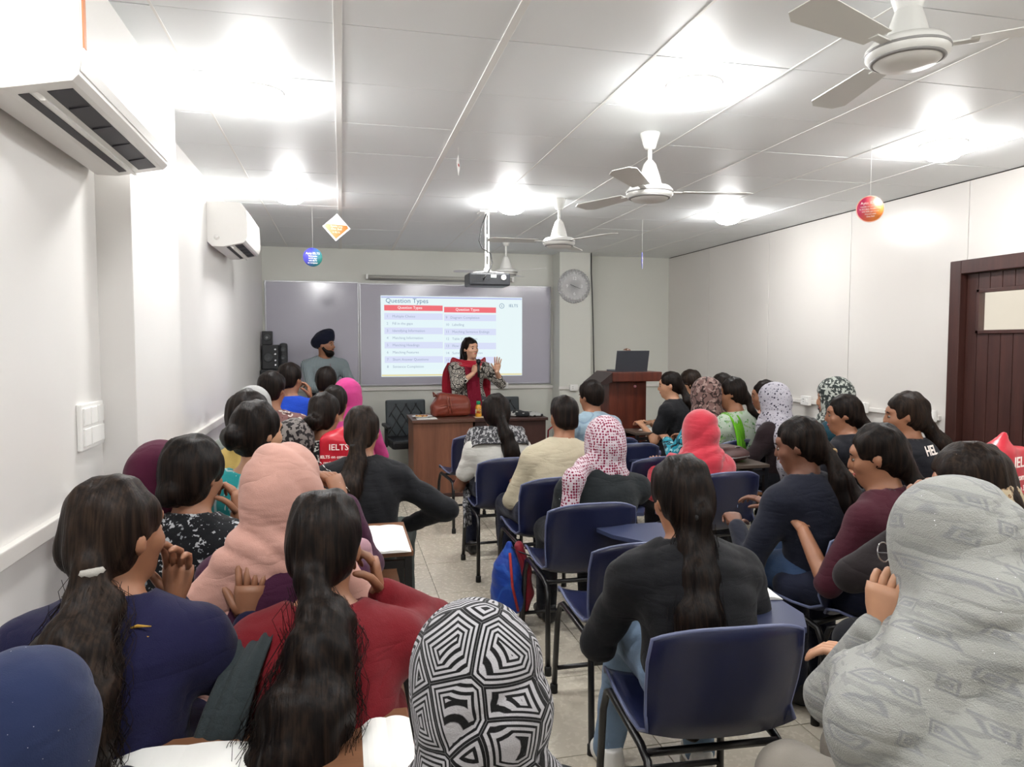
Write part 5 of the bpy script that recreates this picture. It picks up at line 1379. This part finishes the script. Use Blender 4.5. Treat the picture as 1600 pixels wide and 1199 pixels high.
p = person('woman in black jacket with red collar and HEL lettering, long loose ponytail', (2.981, 3.292), 1.229, yaw=24, face=56, pitch=6, lean=.08, top=BLACK2, hair='tail', hairm=HAIR_B, tail=[(.10, -.06, .96), (.14, -.11, .84), (.16, -.13, .72), (.16, -.13, .62)], seat='chair', seat_label=Z2 + 'the red collar', seed=351, strands=40, hairvol=1.04)
pj = p['nb']
lettering('HEL', .072, TXW, p['root'], (pj[0] - .105, pj[1] - .148, pj[2] + .003), (PI / 2 - .35, 0, 0), bold=.0018)
ext(p, 'collar', [(cap(p['nb'] + V(.064 * math.cos(a), -.010 + .064 * math.sin(a), .02), p['nb'] + V(.064 * math.cos(a + .5), -.010 + .064 * math.sin(a + .5), .02), .014), .01) for a in np.arange(PI * .8, PI * 2.2, .5)], fabric('collar_red', '#7a1f2a'), 0)
p = person('person in speckled grey leopard hijab and teal top by the right wall', (3.30, 4.30), 1.242, yaw=30, face=62, pitch=6, lean=.08, top=TEAL, hijab=LEOPARD, hj=dict(back=.14, size=1.04), seat='chair', seat_label=Z2 + 'the speckled grey hijab', seed=361, skin=SKIN_L)
p = person('person in white hijab with small dark motifs and dark brown top', (3.000, 4.56), 1.204, yaw=34, face=52, pitch=10, lean=.08, top=fabric('cloth_brown_black', '#2a1c20'), hijab=WHITEDOT, scale=.96,
       hj=dict(back=.0, size=.98, caps=[(V(-.03, .02, .95), V(-.14, -.06, .86), .05, .045), (V(-.14, -.06, .86), V(-.17, -.10, .66), .042, .036), (V(-.17, -.10, .66), V(-.17, -.10, .46), .034, .024)]), seat='chair', seat_label=Z2 + 'the white motif hijab', seed=371)
p = person('woman in white and green floral dress with lime dupatta and long braid', (2.924, 4.98), 1.235, yaw=30, face=55, pitch=6, lean=.08, top=GREENF, neck=.085, hair='braid', hairm=HAIR, tail=[(.05, -.06, .99), (.10, -.10, .93), (.14, -.12, .86), (.16, -.13, .78), (.17, -.13, .70)], seat='chair', seat_label=Z2 + 'the green floral dress', seed=381, kurta=True, sleeve='three')
S = p['S'][-1]
strip(p, 'dupatta', [S + V(.06, .12, .02), S + V(.05, .04, .085), S + V(.03, -.05, .07), S + V(.0, -.12, -.02), S + V(-.01, -.15, -.15), S + V(-.02, -.15, -.30), S + V(-.02, -.14, -.42)], (.055, 0, .01), GREEN, .006, 4, .010, seed=4)
p = person('woman in peach top in left profile behind the white motif hijab', (3.42, 5.32), 1.19, yaw=30, face=60, pitch=8, lean=.08, top=PEACHTOP, hair='bun', hj=dict(bun=(0, -.11, -.05)), seat='chair', seat_label=Z2 + 'the peach top', seed=391)
p = person('dark-haired person in brown top, back of head between two hijabs', (3.24, 5.70), 1.235, yaw=26, face=40, pitch=8, lean=.08, top=fabric('cloth_brown', '#4a3030'), hair='bun', hj=dict(bun=(0, -.11, -.05)), seat='chair', seat_label=Z2 + 'the brown top', seed=401)
p = person('person in brown printed hijab and turquoise print top', (2.76, 5.10), 1.215, yaw=18, face=28, pitch=8, lean=.08, top=TURQPRINT, hijab=BROWNHIJ, hj=dict(back=.06, size=1.04, caps=[(V(-.05, -.02, .95), V(-.17, -.03, .80), .05, .05), (V(-.17, -.03, .80), V(-.19, .0, .62), .05, .045)]), seat='chair', seat_label=Z2 + 'the brown printed hijab', seed=411)
p = person('woman with glasses in black top in left profile by the right wall', (3.24, 6.30), 1.239, yaw=40, face=68, pitch=4, lean=.08, top=BLACK, hair='bun', hairm=HAIR_B, hj=dict(bun=(0, -.10, -.06)), hairvol=1.06, seat='chair', seat_label=Z2 + 'the woman with glasses', seed=421, skin=SKIN_L)
gl = MB()
for sd in (1, -1):
    gl.tube([p['H'](sd * .034 + .022 * math.cos(a), .108, .003 + .018 * math.sin(a)) for a in np.linspace(0, 2 * PI, 13)], .002, 5); gl.tube([p['H'](sd * .056, .108, .006), p['H'](sd * .082, .0, .006)], .0018, 5)
gl.build('glasses', BLACKP, p['root'])
p = person('woman in black T-shirt in left profile beside the podium', (2.905, 6.02), 1.241, yaw=42, face=66, pitch=8, lean=.12, top=BLACK, hair='pony', hairm=HAIR, sleeve='short', tail=[(.03, -.05, .98), (.05, -.09, .90), (.06, -.11, .82)], handL=(-.08, .34, .735), handR=(.12, .34, .735), seat='chair', seat_label=Z2 + 'the black T-shirt', seed=431, skin=SKIN_L)

# ================================================================ the two adults at the front
p = person('woman teacher standing in black and white kurta and red dupatta, holding a microphone', (1.354, 7.66), 1.562, yaw=186, face=208, pitch=2, roll=4, stand=True, lean=.03, scale=.94, top=ZIGZAG, kurta=False, sleeve='three', hair='long', hairm=HAIR, skin=SKIN_F, faceparts='red', vox=.0105, neck=.08,
       handR=(.03, .24, 1.185), dirR=(-.25, .15, .55), palmR=(-.6, -.3, .2), curlR=62, poleR=(.9, -.2, -.9), handL=(-.235, .23, 1.20), dirL=(-.05, .12, 1), palmL=(.2, 1, 0), curlL=8, poleL=(-.9, .1, -1), bottoms=fabric('trousers_grey', '#5a5a60'), seed=501, wide=1.1)
nbp = p['nb']; rt = p['root']
ext(p, 'kurta_skirt', [(ell(V(0, 0, .84), (.19, .14, .16)), .05), (cap(V(-.09, 0, .80), V(-.10, .01, .55), .10, .12), .08), (cap(V(.09, 0, .80), V(.10, .01, .55), .10, .12), .08)], ZIGZAG, .005, 6, cuts=[half((0, 0, -1), -.50)])
DUP = fabric('dupatta_red', '#c01834', sheen=.4); DUPD = fabric('dupatta_dark_red', '#8a1230')
S1, S2 = p['S'][1], p['S'][-1]
strip(p, 'dupatta', [S1 + V(.03, -.07, .01), S1 + V(.02, -.01, .085), S1 + V(-.05, .06, .06), nbp + V(.0, .115, -.015), S2 + V(.05, .06, .06), S2 + V(-.02, -.01, .085), S2 + V(-.03, -.07, .01)], (0, -.022, .036), DUP, .006, 4, .010, seed=5)
for sd, S in ((1, S1), (-1, S2)):
    strip(p, 'dupatta', [S + V(sd * .02, -.04, .06), S + V(sd * .055, -.10, -.05), S + V(sd * .06, -.12, -.25), S + V(sd * .05, -.12, -.45), S + V(sd * .045, -.12, -.66)], (.055, 0, 0), DUP, .005, 4, .010, seed=6)
strip(p, 'dupatta_panel', [nbp + V(.02, .125, -.04), nbp + V(.01, .155, -.16), nbp + V(-.01, .15, -.34), nbp + V(-.02, .165, -.50), nbp + V(-.03, .165, -.66)], (.075, 0, 0), DUPD, .005, 6, .012, seed=7)
ext(p, 'bindi', [(ell(p['H'](0, .0925, .040), V(.006, .004, .006)), 0)], plain('bindi_red', '#a01020', .4), 0)
wm = p['W'][1]
tag(link('microphone', None, None), 'black handheld microphone in the teacher\'s hand', 'microphone')
mic = bpy.data.objects['microphone']; mw = Matrix.Translation(rt.location) @ Matrix.Rotation(math.radians(186), 4, 'Z') @ Matrix.Translation(Vector(wm) + Vector((-.045, .045, .03)))
mic.matrix_world = mw
MB().lathe([(.010, -.07), (.013, .0), (.016, .07)], seg=14).build('grip', BLACKP, mic); MB().lathe([(.014, .07), (.024, .085), (.026, .10), (.020, .118), (0, .125)], seg=14).build('grille', plain('mic_grille', '#2c2d30', .35, metal=.5), mic)

p = person('man in navy turban and grey striped shirt standing by the left board', (-.173, 8.05), 1.600, yaw=196, face=247, pitch=0, stand=True, lean=.03, scale=.97, male=True, top=STRIPEB, hair='turban', skin=SKIN, vox=.0115, handR=(.02, .30, 1.02), handL=(-.14, .28, .95), poleR=(1, -.2, -.7), poleL=(-1, -.2, -.8), seed=511, neck=.07, wide=1.05)
H = p['H']; HR = p['HR']
def HE(c, r, ex=0): return ell(H(*c), V(*r), HR @ rotm(0, ex, 0))
ext(p, 'turban', [(HE((0, -.030, .060), (.098, .118, .092), -18), .02), (HE((0, .020, .105), (.072, .080, .075), 20), .03), (HE((0, .062, .135), (.024, .034, .040), 25), .05), (HE((.03, -.085, .025), (.070, .065, .065)), .02), (HE((-.03, -.085, .025), (.070, .065, .065)), .02)], TURBAN, .005, 5,
    cuts=[HE((0, .115, -.045), (.085, .085, .085))], freq=1.4)
ext(p, 'beard', [(HE((0, .050, -.088), (.056, .052, .046)), .02), (cap(H(.066, .0, -.03), H(.045, .045, -.085), .018, .022), .02), (cap(H(-.066, .0, -.03), H(-.045, .045, -.085), .018, .022), .02), (cap(H(-.024, .092, -.046), H(.024, .092, -.046), .008), .01)], HAIR, .003, 3,
    cuts=[HE((0, .105, -.062), (.018, .02, .010))], freq=2)
nbp = p['nb']
ext(p, 'collar', [(cap(nbp + V(.062 * math.cos(a), -.008 + .062 * math.sin(a), .03), nbp + V(.062 * math.cos(a + .4), -.008 + .062 * math.sin(a + .4), .03 - .0 * a), .014), .01) for a in np.arange(-.9, PI + .8, .4)], STRIPEB, 0)
ext(p, 'lanyard', [(cap(nbp + V(.05, .05, .03), nbp + V(.025, .125, -.14), .006), 0), (cap(nbp + V(-.05, .05, .03), nbp + V(-.025, .125, -.14), .006), 0), (cap(nbp + V(.025, .125, -.14), nbp + V(0, .14, -.26), .006), 0), (cap(nbp + V(-.025, .125, -.14), nbp + V(0, .14, -.26), .006), 0)], fabric('lanyard_red', '#a02a34'), 0)
chair(-.20, 7.45, 176, 'navy plastic chair facing the class in front of the turbaned man')

# ================================================================ bags and small things
def soft_thing(name, label, cat, loc, rz=0.0): return thing(name, label, cat, loc, rz)
o = soft_thing('leather_bag', 'brown leather handbag slumped on the teacher\'s brown table', 'bag', (1.06, 7.18, .765), .05)
soft('bag_body', [(rbox((0, 0, .075), (.195, .10, .075), .05), .03), (rbox((.02, .01, .15), (.165, .075, .075), .045, rotm(0, 0, 8)), .06), (rbox((-.12, -.03, .07), (.075, .085, .06), .04), .02)], LEATHER, o, .011, amp=.007, seed=3, freq=1.3, cuts=[half((0, 0, -1), 0)])
m = MB()
for dx in (-.03, .0): m.tube([(dx - .02, -.075, .20), (dx - .01, -.105, .12), (dx, -.10, .04)], .006, 6)
m.tube([(-.17, -.09, .10), (-.10, -.117, .12), (-.04, -.10, .12)], .007, 6)
m.build('seam', plain('leather_seam', '#8f4a36', .4), o)
MB().tube([(-.13, .0, .20), (-.17, .02, .24), (-.16, .05, .20), (-.09, .06, .22)], .008, 8).build('handle', LEATHER, o)
o = soft_thing('plate', 'white plate of snacks at the left end of the teacher\'s table', 'plate', (.765, 7.10, .765))
MB().lathe([(.05, 0), (.06, .004), (.098, .016), (.1, .018), (.095, .018), (.06, .008), (0, .007)], seg=32).build('dish', PLASTIC_W, o)
for k in range(11):
    a = k * 2.4; r_ = .012 * math.sqrt(k) * 1.5
    MB().lathe([(.0, -.006), (.012, -.003), (.015, .002), (.009, .008), (0, .009)], seg=8).build('snack', plain('snack_%d' % (k % 3), ['#c98a4a', '#d9a860', '#a8633a'][k % 3], .6), o, (r_ * math.cos(a), r_ * math.sin(a), .016))
o = thing('paper_sheet', 'white sheet under the plate on the teacher\'s table', 'paper', (.80, 7.06, .7652)); MB().box((0, 0, .0004), (.20, .28, .0008)).build('sheet', PAPER, o)
o = thing('juice_bottle', 'orange juice bottle with green cap on the dark table', 'bottle', (1.345, 7.15, .756))
MB().lathe([(.030, 0), (.032, .01), (.032, .09), (.030, .105), (.018, .125), (.016, .13)], seg=20).build('bottle', plain('juice_orange', '#d99a2e', .25), o)
MB().lathe([(.033, .035), (.033, .085)], seg=20).build('label_band', fabric('juice_label', '#e3b35a', [('noise', '#c8481f', 40, .56), ('noise', '#f3efdc', 55, .58)], weave=0), o)
MB().lathe([(.021, .125), (.021, .155), (.018, .16), (0, .16)], seg=16).build('screw_cap', plain('cap_green', '#1f9a6a', .4), o)
o = thing('tumbler', 'small tumbler beside the juice bottle', 'cup', (1.43, 7.16, .756))
MB().lathe([(.024, 0), (.032, .11), (.030, .11), (.022, .006), (0, .006)], seg=20).build('cup_wall', plain('tumbler_beige', '#b9a894', .25), o)
o = thing('saucer', 'flat pale paper under the juice bottle', 'paper', (1.385, 7.12, .7552)); MB().box((0, 0, .0004), (.18, .16, .0007)).build('sheet', plain('paper_cream', '#e5d8b8', .7), o)
o = thing('folded_scarf', 'black and white scarf lying on the right end of the dark table', 'scarf', (1.84, 7.10, .755))
soft('cloth', [(ell((-.05, 0, .018), (.14, .09, .03)), .03), (ell((.07, -.02, .014), (.10, .08, .024)), .03), (ell((-.10, .03, .03), (.07, .06, .035)), .03)], fabric('scarf_black_white', '#222326', [('noise', '#b8b8b4', 14, .55)]), o, .012, amp=.006, seed=8, freq=1.6, cuts=[half((0, 0, -1), 0)])
o = thing('red_tote', 'small red tote bag standing to the right of the dark table', 'bag', (2.125, 7.12, 0))
MB().box((0, 0, .25), (.20, .10, .50), .02, None, .9).build('bag_body', fabric('tote_red', '#b01430'), o)
MB().tube([(-.055, 0, .49), (-.05, 0, .60), (0, 0, .64), (.05, 0, .60), (.055, 0, .49)], .008, 6).build('handle', fabric('tote_red', '#b01430'), o)

o = thing('drawstring_bag', 'blue and red drawstring bag hanging from a chair in the aisle', 'bag', (.83, 3.60, 0), .2)
soft('bag_body', [(ell((0, 0, .25), (.075, .11, .15)), .03), (cap((0, .0, .34), (0, -.02, .46), .055, .015), .05), (ell((0, 0, .17), (.08, .12, .09)), .03)], fabric('bag_blue', '#1f49b0', [('line', '#2f62c8', 7, .03)], rough=.5, weave=.2), o, .010, amp=.006, seed=4)
soft('side_panel', band([(.045, -.04, .45), (.075, -.07, .32), (.085, -.08, .20), (.07, -.06, .11)], (.012, .02, 0), .018, 3), fabric('bag_red', '#8f1a2c', rough=.5), o, .010, amp=.003, seed=5)
MB().tube([(-.0, -.13, .14), (-.03, -.125, .27), (-.01, -.05, .42)], .007, 6).build('piping', fabric('bag_red2', '#c43a3a'), o)
MB().tube([(0, -.02, .45), (.03, -.08, .43), (.08, -.16, .415)], .004, 5).build('string', BLACKP, o)

o = thing('brown_handbag', 'brown patterned handbag lying on a tablet in the right rows', 'bag', (2.52, 4.36, .70), .3)
soft('bag_body', [(ell((0, 0, .05), (.19, .13, .055)), .02), (rbox((-.02, -.01, .095), (.11, .075, .02), .015, rotm(0, 0, 4)), .015)], plain('bag_brown', '#4a3230', .5, vary=.3, vscale=60), o, .012, amp=.004, seed=5, cuts=[half((0, 0, -1), 0)])
MB().tube([(-.18, -.05, .05), (-.05, -.135, .045), (.10, -.12, .045), (.185, -.03, .05)], .004, 5).build('zip', CHROME, o)
MB().box((.03, -.08, .108), (.05, .012, .006), .002).build('buckle', CHROME, o)
small_desk(2.52, 4.36, .46, .34, 'dark desk under the brown handbag', .70, DESKG, 'dark desks by the right wall')

o = thing('folder', 'red and blue folder on a tablet beside the coral hijab', 'folder', (2.22, 4.36, .672), .2)
MB().box((0, 0, .012), (.22, .26, .022), .004).build('cover', BLUECOV, o)
MB().box((-.03, .0, .030), (.18, .22, .012), .003).build('top_folder', fabric('folder_red', '#b8324a'), o)
chair(2.42, 2.10, 10, 'navy chair with tablet carrying the red carrier bag at the right edge', True)

REDBAG = plain('carrier_bag_red', '#c41f34', .35, vary=.1, bump=.15, bscale=30)
def carrier(loc, rz, h, w_, label, lines, tilt=0.0):
    o = thing('carrier_bag', label, 'bag', loc, rz, 'red carrier bags')
    soft('bag_body', [(rbox((0, 0, h * .45), (w_ / 2, .055, h * .45), .03), .02), (ell((0, 0, h * .25), (w_ / 2, .075, h * .25)), .03), (cap((-.02, 0, h * .85), (.03, 0, h * 1.02), .045, .015), .05)], REDBAG, o, .011, amp=.004, seed=6, freq=1.2)
    for (tx, s_, dx, dz) in lines: lettering(tx, s_, TXW, o, (dx, -.086, dz), RX, bold=.0006)
    return o
carrier((2.60, 2.36, .70), .30, .42, .30, 'red carrier bag with white lettering at the right edge', [('IELTS', .06, 0, .33), ('on computer', .036, 0, .27), ('results in 3-5 days*', .030, 0, .225), ('Same test. Same price.', .02, 0, .185)])
o = carrier((-.02, 3.93, .74), -.15, .30, .20, 'red carrier bag with white lettering on the shoulder of the speckled dress', [('IELTS', .045, .01, .215), ('IELTS on computer', .022, 0, .165), ('results in 3-5 days*', .018, 0, .135)])

# pages lying on tablets
notebook(1.325, 1.86 + .28, .673, .14, .24, -8, 'white pages on the tablet of the long straight ponytail')
notebook(2.13, 2.93, .673, .20, .26, 14, 'white pages on the tablet of the gold scrunchie woman', BLUECOV)
